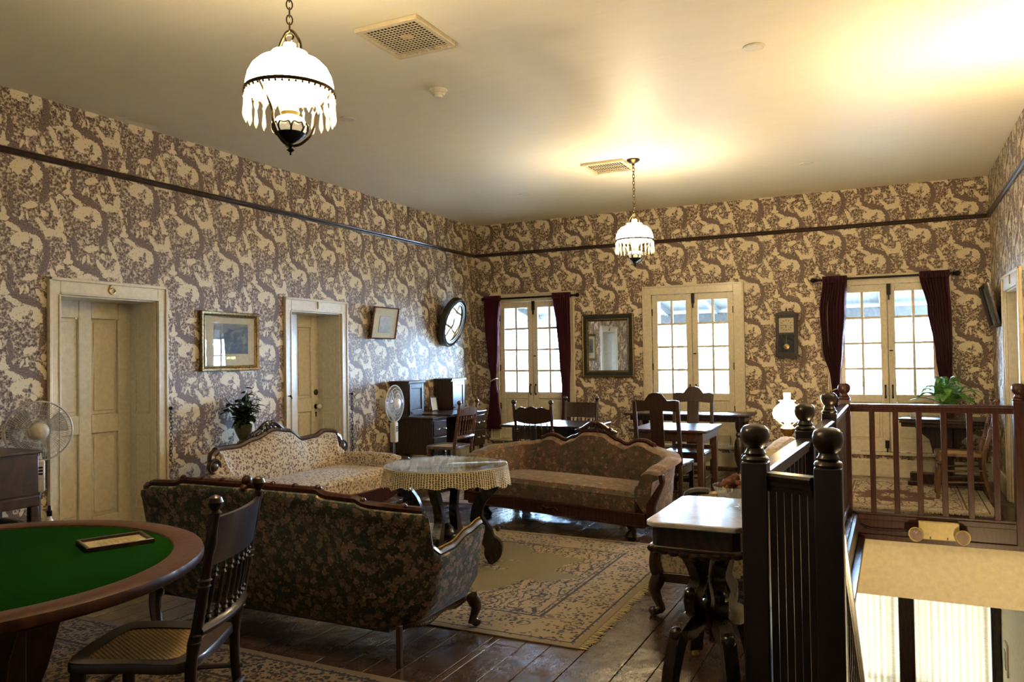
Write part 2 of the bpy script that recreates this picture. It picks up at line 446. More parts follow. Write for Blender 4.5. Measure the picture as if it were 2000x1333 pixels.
base('baseboard_right', [(-1.16, -.03)], 'x', W, -1)

# ------------------------------------------------------------------ doors in the left and right walls
def tube_digit(ch, s):
    if ch == '6': pts = cr([(.62,.98),(.34,.86),(.14,.55),(.12,.25),(.32,.03),(.6,.06),(.74,.28),(.62,.48),(.38,.5),(.16,.34)], 4)
    else: pts = cr([(.3,.78),(.5,.99),(.5,.6),(.5,.02)], 4)
    return [(p[0]*s, p[1]*s) for p in pts]
def chain_pts(a, b, n):
    return [Vector(a).lerp(Vector(b), i/n) for i in range(n+1)]
def links(g, pts, r, wire, n=6):
    for i, (p, q) in enumerate(zip(pts, pts[1:])):
        c = (p+q)/2; d = (q-p); L = d.length*.66; d.normalize(); s1 = d.orthogonal().normalized(); s2 = d.cross(s1)
        sd = s1 if i % 2 else s2
        g.tube([c + d*L*math.cos(2*PI*k/10) + sd*r*math.sin(2*PI*k/10) for k in range(10)], wire, n, closed=True)
    return g
def door(nm, wx, sgn, y0, y1, zt, rec, digit, cas, leafside):
    """opening y0..y1 in plane x=wx; the room lies at x = wx + sgn*; leaf set back by rec"""
    X = lambda d: wx + sgn*d
    bx = lambda g, d0, d1, a, b, c, e: g.box(min(X(d0), X(d1)), max(X(d0), X(d1)), a, b, c, e)
    g = G()
    for a, b in ((y0-cas, y0), (y1, y1+cas)):
        bx(g, 0, .022, a, b, 0, zt+cas*1.35)
        o = a if a < y0-.001 else b-.022
        bx(g, .022, .036, o, o+.022, 0, zt+cas*1.35); i = (b-.016) if a < y0-.001 else a
        bx(g, .022, .030, i, i+.016, 0, zt+.0)
    bx(g, 0, .022, y0, y1, zt, zt+cas*1.35); bx(g, .022, .036, y0-cas, y1+cas, zt+cas*1.35-.024, zt+cas*1.35)
    bx(g, .022, .030, y0, y1, zt, zt+.018)
    root = struct(nm, g, MAT['cream'], bevel=.004)
    j = G()                                     # jamb lining
    bx(j, -rec-.05, .0, y0-.001, y0+.012, 0, zt); bx(j, -rec-.05, .0, y1-.012, y1+.001, 0, zt); bx(j, -rec-.05, 0, y0, y1, zt-.012, zt+.001)
    obj('jamb', j, MAT['cream'], root, bevel=.002)
    for z0, z1 in ((.22, .86), (1.02, 1.80)):
        for yy0, yy1 in ((y1-.012, y1-.018), (y0+.012, y0+.018)):
            k = G(); a, b = sorted((yy0, yy1)); w = .018
            for d0, d1, e0, e1 in ((-rec*.82, -rec*.82+w, z0, z1), (-rec*.22-w, -rec*.22, z0, z1), (-rec*.82+w, -rec*.22-w, z0, z0+w), (-rec*.82+w, -rec*.22-w, z1-w, z1)):
                bx(k, d0, d1, a, b, e0, e1)
            if rec > .2: obj('jamb_moulding', k, MAT['cream'], root, bevel=.002)
    lf = G(); d0, d1 = -rec-.045, -rec; st = .125; yc = (y0+y1)/2; zz = [0, .20, .88, 1.03, zt-.15, zt]
    for a, b in ((y0, y0+st), (yc-.055, yc+.055), (y1-st, y1)): bx(lf, d0, d1, a, b, 0, zt)
    for a, b in ((y0+st, yc-.055), (yc+.055, y1-st)):
        for c, e in ((zz[0], zz[1]), (zz[2], zz[3]), (zz[4], zz[5])): bx(lf, d0, d1, a, b, c, e)
    leaf = obj('door_leaf', lf, MAT['cream'], root, bevel=.006)
    for a, b in ((y0+st, yc-.055), (yc+.055, y1-st)):
        for c, e in ((zz[1], zz[2]), (zz[3], zz[4])):
            k = G(); bx(k, d0+.004, d1-.024, a, b, c, e); bx(k, d1-.024, d1-.014, a+.03, b-.03, c+.03, e-.03)
            obj('door_panel', k, MAT['cream'], leaf, bevel=.008)
    ky = y1-.06 if leafside > 0 else y0+.06
    kb = G().ball((X(d1+.05), ky, .93), .030, 14, 10); obj('door_knob', kb, MAT['porcelain'], leaf, label='white porcelain knob')
    pl = G().lathe([(.030, 0), (.026, .006), (.010, .010), (.010, .035)], (X(d1), ky, .93), 14, Matrix.Rotation(sgn*PI/2, 3, 'Y')); obj('knob_rose', pl, MAT['iron'], leaf)
    dl = G().lathe([(.032, 0), (.032, .012), (.02, .020), (.0, .020)], (X(d1), ky, 1.09), 14, Matrix.Rotation(sgn*PI/2, 3, 'Y')); obj('deadbolt', dl, MAT['bronze'], leaf)
    kh = G().lathe([(.012, 0), (.012, .006), (0, .006)], (X(d1), ky, .86), 10, Matrix.Rotation(sgn*PI/2, 3, 'Y')); bx(kh, d1, d1+.006, ky-.006, ky+.006, .815, .86); obj('keyhole', kh, MAT['iron'], leaf)
    if digit:
        t = G(); s = .085; dg = tube_digit(digit, s); yy = yc - s*.45*(1)
        # +y is to the right when looking at the left wall, to the left on the right wall
        t.tube([(X(.028), (yc-s*.45+u) if sgn > 0 else (yc+s*.45-u), zt+cas*.32+v) for u, v in dg], .0055, 6)
        obj('door_number', t, MAT['brass'], root, label='brass numeral '+digit)
    return root
MAT['porcelain'] = plain('porcelain', (.75, .70, .60), .15, coat=.5)
d6 = door('door_1', 0, 1, *D6[:2], 1.965, .305, '6', .093, -1)
d1 = door('door_2', 0, 1, *D1[:2], 1.965, .305, '1', .100, 1)
d3 = door('door_3', W, -1, *D3[:2], 2.02, .10, '1', .105, 1)
def door_chain(y, zt, zb, label, par):
    t = thing('barrier_chain', label, 'chain', (.045, y, zb))
    g = G(); links(g, chain_pts((0,0,0), (0,0,zt-zb), 15), .010, .0032, 5); obj('chain_links', g, MAT['bronze'], t)
    obj('hook', G().ball((.0,0,zt-zb+.005), .016, 10, 8).tube([(-.008,0,zt-zb+.005),(-.045,0,zt-zb+.005)], .005, 6), MAT['iron'], t)
door_chain(-5.445, 1.055, .62, 'thin metal chain hanging from right casing of door marked six', d6)
door_chain(-2.99, 1.06, .40, 'thin metal chain hanging from casing of door beside the fan', d1)
for yv, zv, lb in ((-4.01, 1.09, 'small black hook on left casing of the narrow recessed door'),):
    g = G().tube([(0,0,0),(.03,0,0),(.045,0,-.012),(.045,0,-.03)], .006, 6); g.ball((.03,0,0), .012, 8, 6)
    solo('casing_hook', g, MAT['iron'], lb, 'hook', (.036, yv, zv))

# ------------------------------------------------------------------ french windows
def leaf_window(root, x0, x1, hinge):
    zb, zt = ZS+.005, ZT-.005; y0, y1 = .004, .044
    gx0, gx1 = (x0+.075, x1-.075)
    gz0, gz1 = .955, 2.16; mid = .30
    g = G().box(x0, gx0, y0, y1, zb, zt).box(gx1, x1, y0, y1, zb, zt)
    g.box(gx0, gx1, y0, y1, gz1, zt).box(gx0, gx1, y0, y1, .86, gz0).box(gx0, gx1, y0, y1, zb, zb+.13)
    xm = (gx0+gx1)/2; mw = .015
    g.box(xm-mw, xm+mw, y0+.006, y1-.006, gz0, gz1)
    zz = [gz0+(gz1-gz0)*k/4 for k in range(5)]
    for z in zz[1:4]: g.box(gx0, xm-mw, y0+.006, y1-.006, z-mw, z+mw); g.box(xm+mw, gx1, y0+.006, y1-.006, z-mw, z+mw)
    leaf = obj('window_leaf', g, MAT['cream'], root, bevel=.004)
    for a, b in ((gx0, xm-mw), (xm+mw, gx1)):
        for k in range(4):
            obj('pane', G().box(a-.002, b+.002, .022, .026, zz[k]+(mw if k else 0)-.002, zz[k+1]-(mw if k < 3 else 0)+.002), MAT['pane'], leaf)
    k = G().box(gx0, gx1, y0+.014, y1-.008, zb+.13, .86).box(gx0+.03, gx1-.03, y0+.006, y0+.014, zb+.16, .83)
    obj('leaf_panel', k, MAT['cream'], leaf, bevel=.006)
    hx = x0+.002 if hinge < 0 else x1-.002
    for z in (.75, 1.30, 2.02): obj('hinge', G().box(hx-.008, hx+.008, -.006, .004, z-.045, z+.045), MAT['iron'], leaf)
    px = x1-.035 if hinge < 0 else x0+.035
    obj('pull_handle', G().tube([(px,.003,.93),(px,-.028,.94),(px,-.030,.99),(px,-.028,1.04),(px,.003,1.05)], .007, 6).cbox((px,.001,.925),(.02,.006,.03)).cbox((px,.001,1.055),(.02,.006,.03)), MAT['iron'], leaf)
    return leaf
def window(i, c0, c1, l0, l1):
    zc = 2.365; g = G(); cy = -.026
    g.box(c0, l0+.0, cy, 0, ZS-.03, zc).box(l1, c1, cy, 0, ZS-.03, zc).box(l0, l1, cy, 0, ZT, zc)
    g.box(c0, c0+.02, cy-.012, cy, ZS-.03, zc).box(c1-.02, c1, cy-.012, cy, ZS-.03, zc).box(c0+.02, c1-.02, cy-.012, cy, zc-.024, zc)
    root = struct('window_%d' % i, g, MAT['cream'], bevel=.004)
    obj('sill', G().box(c0-.015, c1+.015, -.055, 0, ZS-.035, ZS-.003), MAT['cream'], root, bevel=.005)
    rv = G().box(l0-.001, l0+.01, .05, .4, ZS, ZT).box(l1-.01, l1+.001, .05, .4, ZS, ZT).box(l0, l1, .05, .4, ZT-.01, ZT+.001).box(l0, l1, .05, .4, ZS-.001, ZS+.01)
    obj('reveal', rv, MAT['cream'], root)
    xm = (l0+l1)/2
    leaf_window(root, l0+.004, xm-.003, -1); leaf_window(root, xm+.003, l1-.004, 1)
    obj('astragal', G().box(xm-.014, xm+.014, .030, .052, ZS, ZT), MAT['cream'], root)
    obj('bolt', G().box(xm-.002, xm+.038, -.016, .003, 2.12, 2.27).box(xm+.010, xm+.026, -.020, .003, 2.06, 2.13).box(xm+.006, xm+.030, -.026, -.016, 2.16, 2.22), MAT['iron'], root)
    obj('floor_bolt', G().box(xm-.055, xm-.012, -.014, .003, .33, .42).box(xm-.04, xm-.026, -.02, .003, .285, .36), MAT['iron'], root)
    obj('latch', G().box(xm+.012, xm+.05, -.008, .003, 1.46, 1.475), MAT['iron'], root)
    return root
for i, w in enumerate(WIN): window(i+1, *w)

# ------------------------------------------------------------------ outside: porch, trees, ground
MAT['porch'] = wood('porch_boards', (.26, .22, .18), (.42, .38, .33), .7, 2, coat=0)
MAT['ground'] = plain('pale_bounce_ground', (.42, .40, .37), .9, bsc=2, var=.3)  # added unseen ground, made pale to bounce daylight up onto the ceiling
struct('ground', G().box(-40, 50, .5, 90, -3.95, -3.9), MAT['ground'])
MAT['roof_dark'] = plain('dark_eaves', (.022, .018, .014), .8)
pr = struct('porch_roof', G().add([(-3,.4,2.62),(10,.4,2.62),(10,2.9,2.12),(-3,2.9,2.12),(-3,.4,2.70),(10,.4,2.70),(10,2.9,2.20),(-3,2.9,2.20)], [(0,3,2,1),(4,5,6,7),(0,1,5,4),(1,2,6,5),(2,3,7,6),(3,0,4,7)]), MAT['roof_dark'])
for k in range(16):
    x = -2.6+k*.8; obj('rafter', G().bar((x,.42,2.57),(x,2.85,2.085), .06, .10), MAT['roof_dark'], pr)
obj('beam', G().box(-3, 10, 2.55, 2.67, 1.98, 2.12), MAT['roof_dark'], pr)
struct('porch_floor', G().box(-3, 10, .4, 2.8, -.15, -.03), MAT['porch'])
pt = thing('porch_railing', 'weathered porch railing outside behind the glass', 'railing', (3.5, 2.62, -.03))
obj('top_rail', G().box(-6.4, 6.4, -.04, .04, .98, 1.04), MAT['porch'], pt)
for k in range(64):
    x = -6.3+k*.2; obj('baluster', G().box(x-.018, x+.018, -.018, .018, 0, .98), MAT['porch'], pt)
for k in range(6):
    x = -5.9+k*2.4; obj('post', G().box(x-.05, x+.05, -.05, .05, 0, 2.05), MAT['porch'], pt)
MAT['tree'] = plain('tree_foliage', (.16, .21, .12), .8, bump=.4, bsc=3, var=.4)
MAT['bark'] = plain('tree_bark', (.11, .08, .06), .9, bsc=8, var=.3)
tl = ['broad green tree beyond the porch, seen through the corner window', 'green tree beyond the porch behind the middle window', 'tall green tree beyond the porch behind the curtained right window']
for k, (tx, ty) in enumerate(((-7.5, 17), (0.0, 19), (7.5, 17))):
    t = thing('tree', tl[k], 'tree', (tx, ty, -3.9), 0, 'trees beyond the porch')
    g = G(); r = random.Random(k)
    for q in range(26):
        a = r.uniform(0, 2*PI); rr = r.uniform(0, 2.6); g.ball((rr*math.cos(a), rr*math.sin(a), r.uniform(1.4, 4.6)), r.uniform(.6, 1.2), 8, 6)
    obj('crown', g, MAT['tree'], t); obj('trunk', G().tube([(0,0,0),(.1,0,2),(0,.1,4)], [.3,.24,.15], 10), MAT['bark'], t)

# ------------------------------------------------------------------ stairwell and the floor below
LZ = -3.6
struct('lower_floor', G().box(2.5, W+.3, -8.2, .4, LZ-.1, LZ), MAT['floor'])
struct('wall_lower_right', G().box(W, W+.3, -12.3, .4, LZ, -.02), MAT['low_paint'])
struct('wall_lower_back', holed('y', 0, .3, 2.5, W, LZ, -.73, [(4.55, 5.53, LZ+.05, -.98), (5.69, 6.44, LZ+.05, -.98)]), MAT['low_paint'], flat=True)
struct('wall_lower_left', G().box(2.4, 2.5, -8.2, .4, LZ, -.73), MAT['low_paint'])
struct('wall_lower_near', G().box(2.4, W, -8.3, -8.2, LZ, -.73), MAT['low_paint'])
w4 = struct('window_4', G().box(5.53, 5.69, -.07, 0, LZ, -.80).box(6.44, W-.005, -.07, 0, LZ, -.80).box(4.40, 4.55, -.07, 0, LZ, -.80).box(4.55, 6.44, -.05, 0, -.98, -.80), MAT['mahog'], bevel=.006)
obj('casing_bead', G().box(5.55, 5.57, -.085, -.07, LZ, -.82).box(5.65, 5.67, -.085, -.07, LZ, -.82).box(6.46, 6.48, -.085, -.07, LZ, -.82), MAT['mahog'], w4)
for a, b in ((4.55, 5.53), (5.69, 6.44)):
    for k in range(2):
        z0, z1 = LZ+.1+k*1.25, LZ+1.3+k*1.25
        obj('pane', G().box(a, b, .12, .125, z0, z1), MAT['pane'], w4); obj('sash', G().box(a, b, .09, .15, z1, z1+.05), MAT['mahog'], w4)
def mk_sheer():
    n = NT('sheer_curtain_fabric'); p = n.ob(); o = n.sep(p)
    st = n.m('SINE', n.m('MULTIPLY', o[0], 95.)); hz = n.noise(n.mp(p, sc=(3, 3, 80)), 3, 2)
    f = n.m('ADD', n.m('MULTIPLY', st, .18), n.m('MULTIPLY', hz, .5))
    col = n.ramp(f, [(.05, (.50, .30, .14)), (.5, (.86, .64, .38))])
    d = n.nd('ShaderNodeBsdfDiffuse'); t = n.nd('ShaderNodeBsdfTranslucent'); n.put(d.inputs[0], col); n.put(t.inputs[0], col)
    return n.fin(n.mixs(.085, d.outputs[0], t.outputs[0]))
MAT['sheer'] = mk_sheer()
for (a, b, lb) in ((4.5, 5.53, 'sheer cream curtain below stairs, left of dark post'), (5.69, 6.44, 'sheer cream curtain below stairs, between the two dark posts')):
    g = G().surf(lambda u, v: (a+(b-a)*u, -.035+.012*math.sin(u*58)+.006*math.sin(u*23+1), LZ+.08+(2.5)*v), 120, 3)
    solo('sheer_curtain', g, MAT['sheer'], lb, 'curtain', group='sheer curtains on the floor below')
# fascia boards round the opening
fa = struct('trim_4', G().box(HX-.06, W, HY1-.03, HY1+.0, -.225, -.004).box(HX-.02, W, HY1-.045, HY1-.03, -.05, -.004).box(HX-.02, W, HY1-.05, HY1-.03, -.225, -.18), MAT['redwood'], bevel=.004)
struct('trim_5', G().box(HX, HX+.03, HY0, HY1-.03, -.215, -.004).box(HX+.03, HX+.085, HY0, HY1-.05, -.245, -.205), MAT['newel'], bevel=.004)
# staircase (descends away from the viewer)
sc_ = thing('staircase', 'dark wooden stairs descending inside the railed stairwell', 'stairs', (5.96, HY0, 0))
for k in range(18):
    z = -.19*(k+1); y = .245*k
    obj('tread', G().box(-.54, .54, y-.02, y+.26, z-.03, z), MAT['mahog'], sc_, bevel=.004)
    obj('riser', G().box(-.53, .53, y+.235, y+.245, z-.19, z-.03), MAT['mahog'], sc_)
    obj('riser', G().box(-.53, .53, y-.0, y+.01, z, z+.16), MAT['mahog'], sc_) if k == 0 else None
# ------------------------------------------------------------------ pendant oil lamps
def mk_opal(name, st):
    n = NT(name); e = n.nd('ShaderNodeEmission'); e.inputs[0].default_value = (1, .78, .46, 1); e.inputs[1].default_value = st
    p = n.pbr((.85, .80, .68), .15, link=False); a = n.nd('ShaderNodeAddShader'); n.put(a.inputs[0], e.outputs[0]); n.put(a.inputs[1], p)
    return n.fin(a.outputs[0])
MAT['opal'] = mk_opal('opal_glass_lit', 36.0)
MAT['bulb'] = emis('lamp_flame_glass', (1, .86, .55), 22)
MAT['chimney'] = mk_opal('lit_chimney', 9.0)
MAT['font'] = mk_opal('amber_glass_font', .22)
def mk_crystal():
    n = NT('crystal_prism'); g = glassy; t = n.nd('ShaderNodeBsdfTransparent'); t.inputs[0].default_value = (1, .96, .86, 1)
    gl = n.nd('ShaderNodeBsdfGlossy'); gl.inputs['Roughness'].default_value = .04
    tl = n.nd('ShaderNodeBsdfTranslucent'); tl.inputs[0].default_value = (.95, .9, .76, 1)
    return n.fin(n.mixs(.34, n.mixs(.30, t.outputs[0], gl.outputs[0]), tl.outputs[0]))
MAT['crystal'] = mk_crystal()
PRISM = None
def pendant(x, y, label):
    global PRISM
    t = thing('pendant_lamp', label, 'lamp', (x, y, H), 0, 'hanging oil lamps')
    Z = lambda z: z-H
    obj('canopy', G().lathe([(.0, Z(3.34)), (.012, Z(3.34)), (.014, Z(3.355)), (.045, Z(3.37)), (.065, Z(3.385)), (.067, Z(3.399)), (0, Z(3.399))], n=24), MAT['bronze'], t)
    g = G(); links(g, chain_pts((0,0,Z(2.855)), (0,0,Z(3.345)), 15), .0125, .0032, 5); obj('chain', g, MAT['bronze'], t)
    g = G().tube(cr([(-.062,0,Z(2.745)),(-.055,0,Z(2.80)),(-.022,0,Z(2.848)),(0,0,Z(2.856)),(.022,0,Z(2.848)),(.055,0,Z(2.80)),(.062,0,Z(2.745))], 5), .0065, 8)
    g.tube([(.02*math.cos(a*PI/6), .006*math.sin(a), Z(2.822)+.02*math.sin(a*PI/6)) for a in range(12)], .004, 6, closed=True)
    obj('bail', g, MAT['bronze'], t)
    sh = [(.183, Z(2.596)), (.182, Z(2.625)), (.174, Z(2.660)), (.157, Z(2.694)), (.130, Z(2.721)), (.098, Z(2.735)), (.076, Z(2.738)), (.073, Z(2.754)), (.075, Z(2.760))]
    obj('lamp_shade', G().shell(sh, n=40), MAT['opal'], t)
    ring = G()
    ring.lathe([(.183, Z(2.586)), (.188, Z(2.586)), (.190, Z(2.593)), (.188, Z(2.601)), (.183, Z(2.601)), (.183, Z(2.586))], n=44)
    for k in range(44):
        a = 2*PI*k/44; ring.ball((.187*math.cos(a), .187*math.sin(a), Z(2.580)), .006, 6, 4)
    obj('rim_band', ring, MAT['bronze'], t)
    if PRISM is None:
        PRISM = mesh_of('prism', G().lathe([(.001, -.102), (.0075, -.086), (.0095, -.074), (.0048, -.026), (.0042, -.012), (.0068, -.006), (.0068, 0), (.002, .006), (.002, .012), (0, .014)], n=8), MAT['crystal'], flat=True)
    for k in range(26):
        a = 2*PI*k/26+.05; o = obj('prism', PRISM, None, t, loc=(.184*math.cos(a), .184*math.sin(a), Z(2.563)))
    obj('glass_chimney', G().shell([(.030, Z(2.515)), (.046, Z(2.55)), (.044, Z(2.60)), (.028, Z(2.66)), (.026, Z(2.80))], n=16), MAT['chimney'], t)
    obj('bulb', G().ball((0,0,Z(2.60)), .026, 12, 8, (1,1,1.5)), MAT['bulb'], t)
    obj('burner', G().lathe([(.0, Z(2.49)), (.036, Z(2.492)), (.040, Z(2.505)), (.036, Z(2.515)), (.030, Z(2.530)), (0, Z(2.532))], n=20), MAT['brass'], t)
    obj('oil_font', G().lathe([(.020, Z(2.395)), (.045, Z(2.402)), (.066, Z(2.428)), (.070, Z(2.452)), (.058, Z(2.478)), (.036, Z(2.490)), (0, Z(2.491))], n=24), MAT['font'], t)
    b = G().lathe([(0, Z(2.372)), (.016, Z(2.376)), (.050, Z(2.398)), (.064, Z(2.414)), (.061, Z(2.417)), (.03, Z(2.40)), (0, Z(2.398))], n=20)
    for k in range(8):
        a = 2*PI*k/8
        b.tube(cr([(.055*math.cos(a), .055*math.sin(a), Z(2.405)), (.072*math.cos(a), .072*math.sin(a), Z(2.43)), (.074*math.cos(a+.15), .074*math.sin(a+.15), Z(2.452)), (.075*math.cos(a+.39), .075*math.sin(a+.39), Z(2.446)), (.072*math.cos(a+.64), .072*math.sin(a+.64), Z(2.452)), (.072*math.cos(a+.785), .072*math.sin(a+.785), Z(2.43))], 3), .0042, 5)
    obj('iron_basket', b, MAT['iron'], t)
    for k in range(3):
        a = 2*PI*k/3+.5; c, s = math.cos(a), math.sin(a)
        p = cr([(.183*c, .183*s, Z(2.60)), (.150*c, .150*s, Z(2.56)), (.108*c, .108*s, Z(2.50)), (.100*c, .100*s, Z(2.45)), (.082*c, .082*s, Z(2.405)), (.045*c, .045*s, Z(2.372)), (.012*c, .012*s, Z(2.362))], 5)
        obj('arm', G().tube(p, .0058, 6), MAT['bronze'], t)
    obj('finial', G().lathe([(0, Z(2.322)), (.005, Z(2.326)), (.003, Z(2.334)), (.017, Z(2.345)), (.004, Z(2.356)), (.012, Z(2.362)), (.010, Z(2.374)), (0, Z(2.376))], n=10), MAT['iron'], t)
    l = bpy.data.lights.new('lamp_light', 'POINT'); l.energy = LAMP_W*.45; l.color = LAMP_C; l.shadow_soft_size = .03
    lo = bpy.data.objects.new('lamp_light', l); COL.objects.link(lo); lo.parent = t; lo.location = (0, 0, Z(2.665))
    l = bpy.data.lights.new('lamp_light', 'POINT'); l.energy = LAMP_W*.08; l.color = LAMP_C; l.shadow_soft_size = .03
    lo = bpy.data.objects.new('lamp_light', l); COL.objects.link(lo); lo.parent = t; lo.location = (0, 0, Z(2.548))
pendant(3.275, -7.555, 'large hanging oil lamp with white dome and crystals, nearest, top left')
pendant(3.270, -2.650, 'smaller looking hanging oil lamp far off near the back wall')
# wall sconce beyond the right edge of the view, beside the stairwell
t = thing('wall_sconce', 'lit glass globe sconce on right wall above the stairwell', 'lamp', (W, -4.45, 2.22))
obj('back_plate', G().lathe([(.06, 0), (.06, .01), (.03, .02), (0, .02)], n=20, M=Matrix.Rotation(-PI/2, 3, 'Y')), MAT['brass'], t)
obj('arm', G().tube(cr([(-.01,0,0),(-.07,0,-.05),(-.14,0,-.04),(-.15,0,.02)], 5), .008, 8), MAT['brass'], t)
obj('glass_globe', G().shell([(.03,.03),(.075,.06),(.095,.11),(.085,.16),(.055,.20),(.05,.22)], (-.15,0,0), 24), MAT['opal'], t)
l = bpy.data.lights.new('lamp_light', 'POINT'); l.energy = LAMP_W*1.6; l.color = LAMP_C; l.shadow_soft_size = .05
lo = bpy.data.objects.new('lamp_light', l); COL.objects.link(lo); lo.parent = t; lo.location = (-.15, 0, .20)

t = thing('wall_sconce', 'lit glass globe sconce low on right wall inside the stairwell', 'lamp', (W, -5.2, -1.25))
obj('back_plate', G().lathe([(.06, 0), (.06, .01), (.03, .02), (0, .02)], n=20, M=Matrix.Rotation(-PI/2, 3, 'Y')), MAT['brass'], t)
obj('arm', G().tube(cr([(-.01,0,0),(-.07,0,-.05),(-.14,0,-.04),(-.15,0,.02)], 5), .008, 8), MAT['brass'], t)
obj('glass_globe', G().shell([(.03,.03),(.075,.06),(.095,.11),(.085,.16),(.055,.20),(.05,.22)], (-.15,0,0), 24), MAT['opal'], t)
l = bpy.data.lights.new('lamp_light', 'POINT'); l.energy = LAMP_W*1.0; l.color = LAMP_C; l.shadow_soft_size = .05
lo = bpy.data.objects.new('lamp_light', l); COL.objects.link(lo); lo.parent = t; lo.location = (-.15, 0, .24)

# ------------------------------------------------------------------ ceiling fittings
def vent(x0, x1, y0, y1, label, nx, ny, slat):
    cx, cy = (x0+x1)/2, (y0+y1)/2; a, b = (x1-x0)/2, (y1-y0)/2
    t = thing('ceiling_vent', label, 'vent', (cx, cy, H))
    f = .035; g = G()
    for q in ((-a, a, -b, -b+f), (-a, a, b-f, b), (-a, -a+f, -b+f, b-f), (a-f, a, -b+f, b-f)): g.box(*q, -.028, -.001)
    obj('frame', g, MAT['vent_paint'], t, bevel=.004)
    obj('backing', G().box(-a+f, a-f, -b+f, b-f, -.004, -.001), MAT['void'], t)  # dark sheet, its black painted in for the shade inside the duct
    for k in range(1, nx):
        x = -a+f+(2*a-2*f)*k/nx; obj('slat', G().box(x-.0022, x+.0022, -b+f, b-f, -.0265, -.023), MAT['vent_paint'], t)
    for k in range(1, ny):
        y = -b+f+(2*b-2*f)*k/ny; obj('cross_slat', G().box(-a+f, a-f, y-.0022, y+.0022, -.0265, -.023), MAT['vent_paint'], t)
    if slat: obj('duct_plate', G().lathe([(0,-.008),(.035,-.008),(.04,-.005),(0,-.005)], n=20), MAT['vent_paint'], t)
vent(2.745, 3.18, -6.42, -5.945, 'large square grid vent on ceiling near the big lamp', 15, 15, True)
vent(2.745, 3.19, -2.75, -2.29, 'slatted ceiling vent beside the far hanging lamp', 15, 3, False)
t = thing('smoke_detector', 'round white smoke detector on ceiling below the large vent', 'detector', (2.631, -5.291, H))
obj('base', G().lathe([(0,-.018),(.062,-.018),(.065,-.004),(.065,-.0005),(0,-.0005)], n=24), MAT['white_plastic'], t)
obj('cap', G().lathe([(0,-.062),(.026,-.06),(.030,-.05),(.030,-.044),(.042,-.042),(.045,-.036),(.045,-.03),(.054,-.028),(.056,-.02),(.056,-.016),(0,-.016)], n=24), MAT['white_plastic'], t)
for (x, y, lb) in ((4.802, -5.013, 'flat white ceiling disc alone on the bright right side'), (1.633, -5.053, 'flat ceiling disc just right of the near hanging lamp'),
                   (1.618, -1.686, 'small ceiling disc near the back left corner'), (4.787, -1.617, 'faint ceiling disc near the back wall at right')):
    t = thing('ceiling_disc', lb, 'cover', (x, y, H), 0, 'cover discs on the ceiling')
    obj('plate', G().lathe([(0,-.009),(.055,-.009),(.060,-.005),(.060,-.0005),(0,-.0005)], n=28), MAT['white_plastic'], t)
    obj('rim', G().lathe([(.060,-.0005),(.068,-.0005),(.067,-.006),(.060,-.007),(.060,-.0005)], n=28), MAT['white_plastic'], t)

# ------------------------------------------------------------------ pictures and mirrors
MAT['gilt'] = plain('worn_gilt', (.26, .175, .065), .38, .75, bump=.5, bsc=60, var=.35)
MAT['gilt_dark'] = plain('dark_green_frame', (.020, .022, .016), .28, .2, coat=.4, var=.2)
MAT['mat_board'] = plain('mat_board', (.66, .58, .40), .7)
def mk_print(name, dark, mid, light, sc):
    n = NT(name); p = n.ob(); o = n.sep(p); f = n.noise(n.mp(p, sc=(1,1,1.6)), sc, 5, .6, .6)
    f2 = n.m('ADD', f, n.m('MULTIPLY', o[2], .9)); n.pbr(n.ramp(f2, [(.34, dark), (.50, mid), (.66, light)]), .5); return n.mat
MAT['print_dark'] = mk_print('landscape_print', (.010, .012, .013), (.040, .038, .036), (.20, .165, .12), 9)
MAT['print_pale'] = mk_print('pale_print', (.30, .30, .32), (.5, .48, .46), (.62, .57, .47), 14)
MAT['print_green'] = mk_print('green_print', (.16, .20, .14), (.30, .34, .25), (.42, .44, .33), 12)
MAT['cherry'] = wood('cherry_frame', (.09, .028, .014), (.19, .065, .03), .35, 4)
MAT['picglass'] = glassy('picture_glass', (.98, .98, .97), .045, .015)
def frame_box(w, h, fw, d, profile):
    """frame ring in local x (width) / z (height), facing -y; profile list of (inset from outer, depth)"""
    g = G(); rings = []
    for ins, dp in profile:
        a, b = w/2-ins, h/2-ins; rings.append([(-a,-dp,-b),(a,-dp,-b),(a,-dp,b),(-a,-dp,b)])
    vs = [p for r in rings for p in r]; fs = []; n = len(rings)
    for i in range(n-1):
        for k in range(4): l = (k+1) % 4; fs.append((i*4+k, i*4+l, (i+1)*4+l, (i+1)*4+k))
    return g.add(vs, fs)
def picture(name, label, cat, loc, rz, tilt, w, h, fw, fmat, parts, d=.03, wall_clear=.004):
    t = thing(name, label, cat, loc, rz); t.rotation_euler = (tilt, 0, rz)
    obj('frame', frame_box(w, h, fw, d, [(0, 0), (0, d*.8), (.006, d), (fw*.45, d*.8), (fw*.6, d*.95), (fw*.85, d*.55), (fw, d*.45), (fw, .004)]), fmat, t)
    obj('backing', G().box(-w/2+.004, w/2-.004, -.006, -.001, -h/2+.004, h/2-.004), MAT['void'], t)
    for nm, x0, x1, z0, z1, dp, mt in parts: obj(nm, G().box(x0, x1, -dp, -dp+.003, z0, z1), mt, t)
    return t
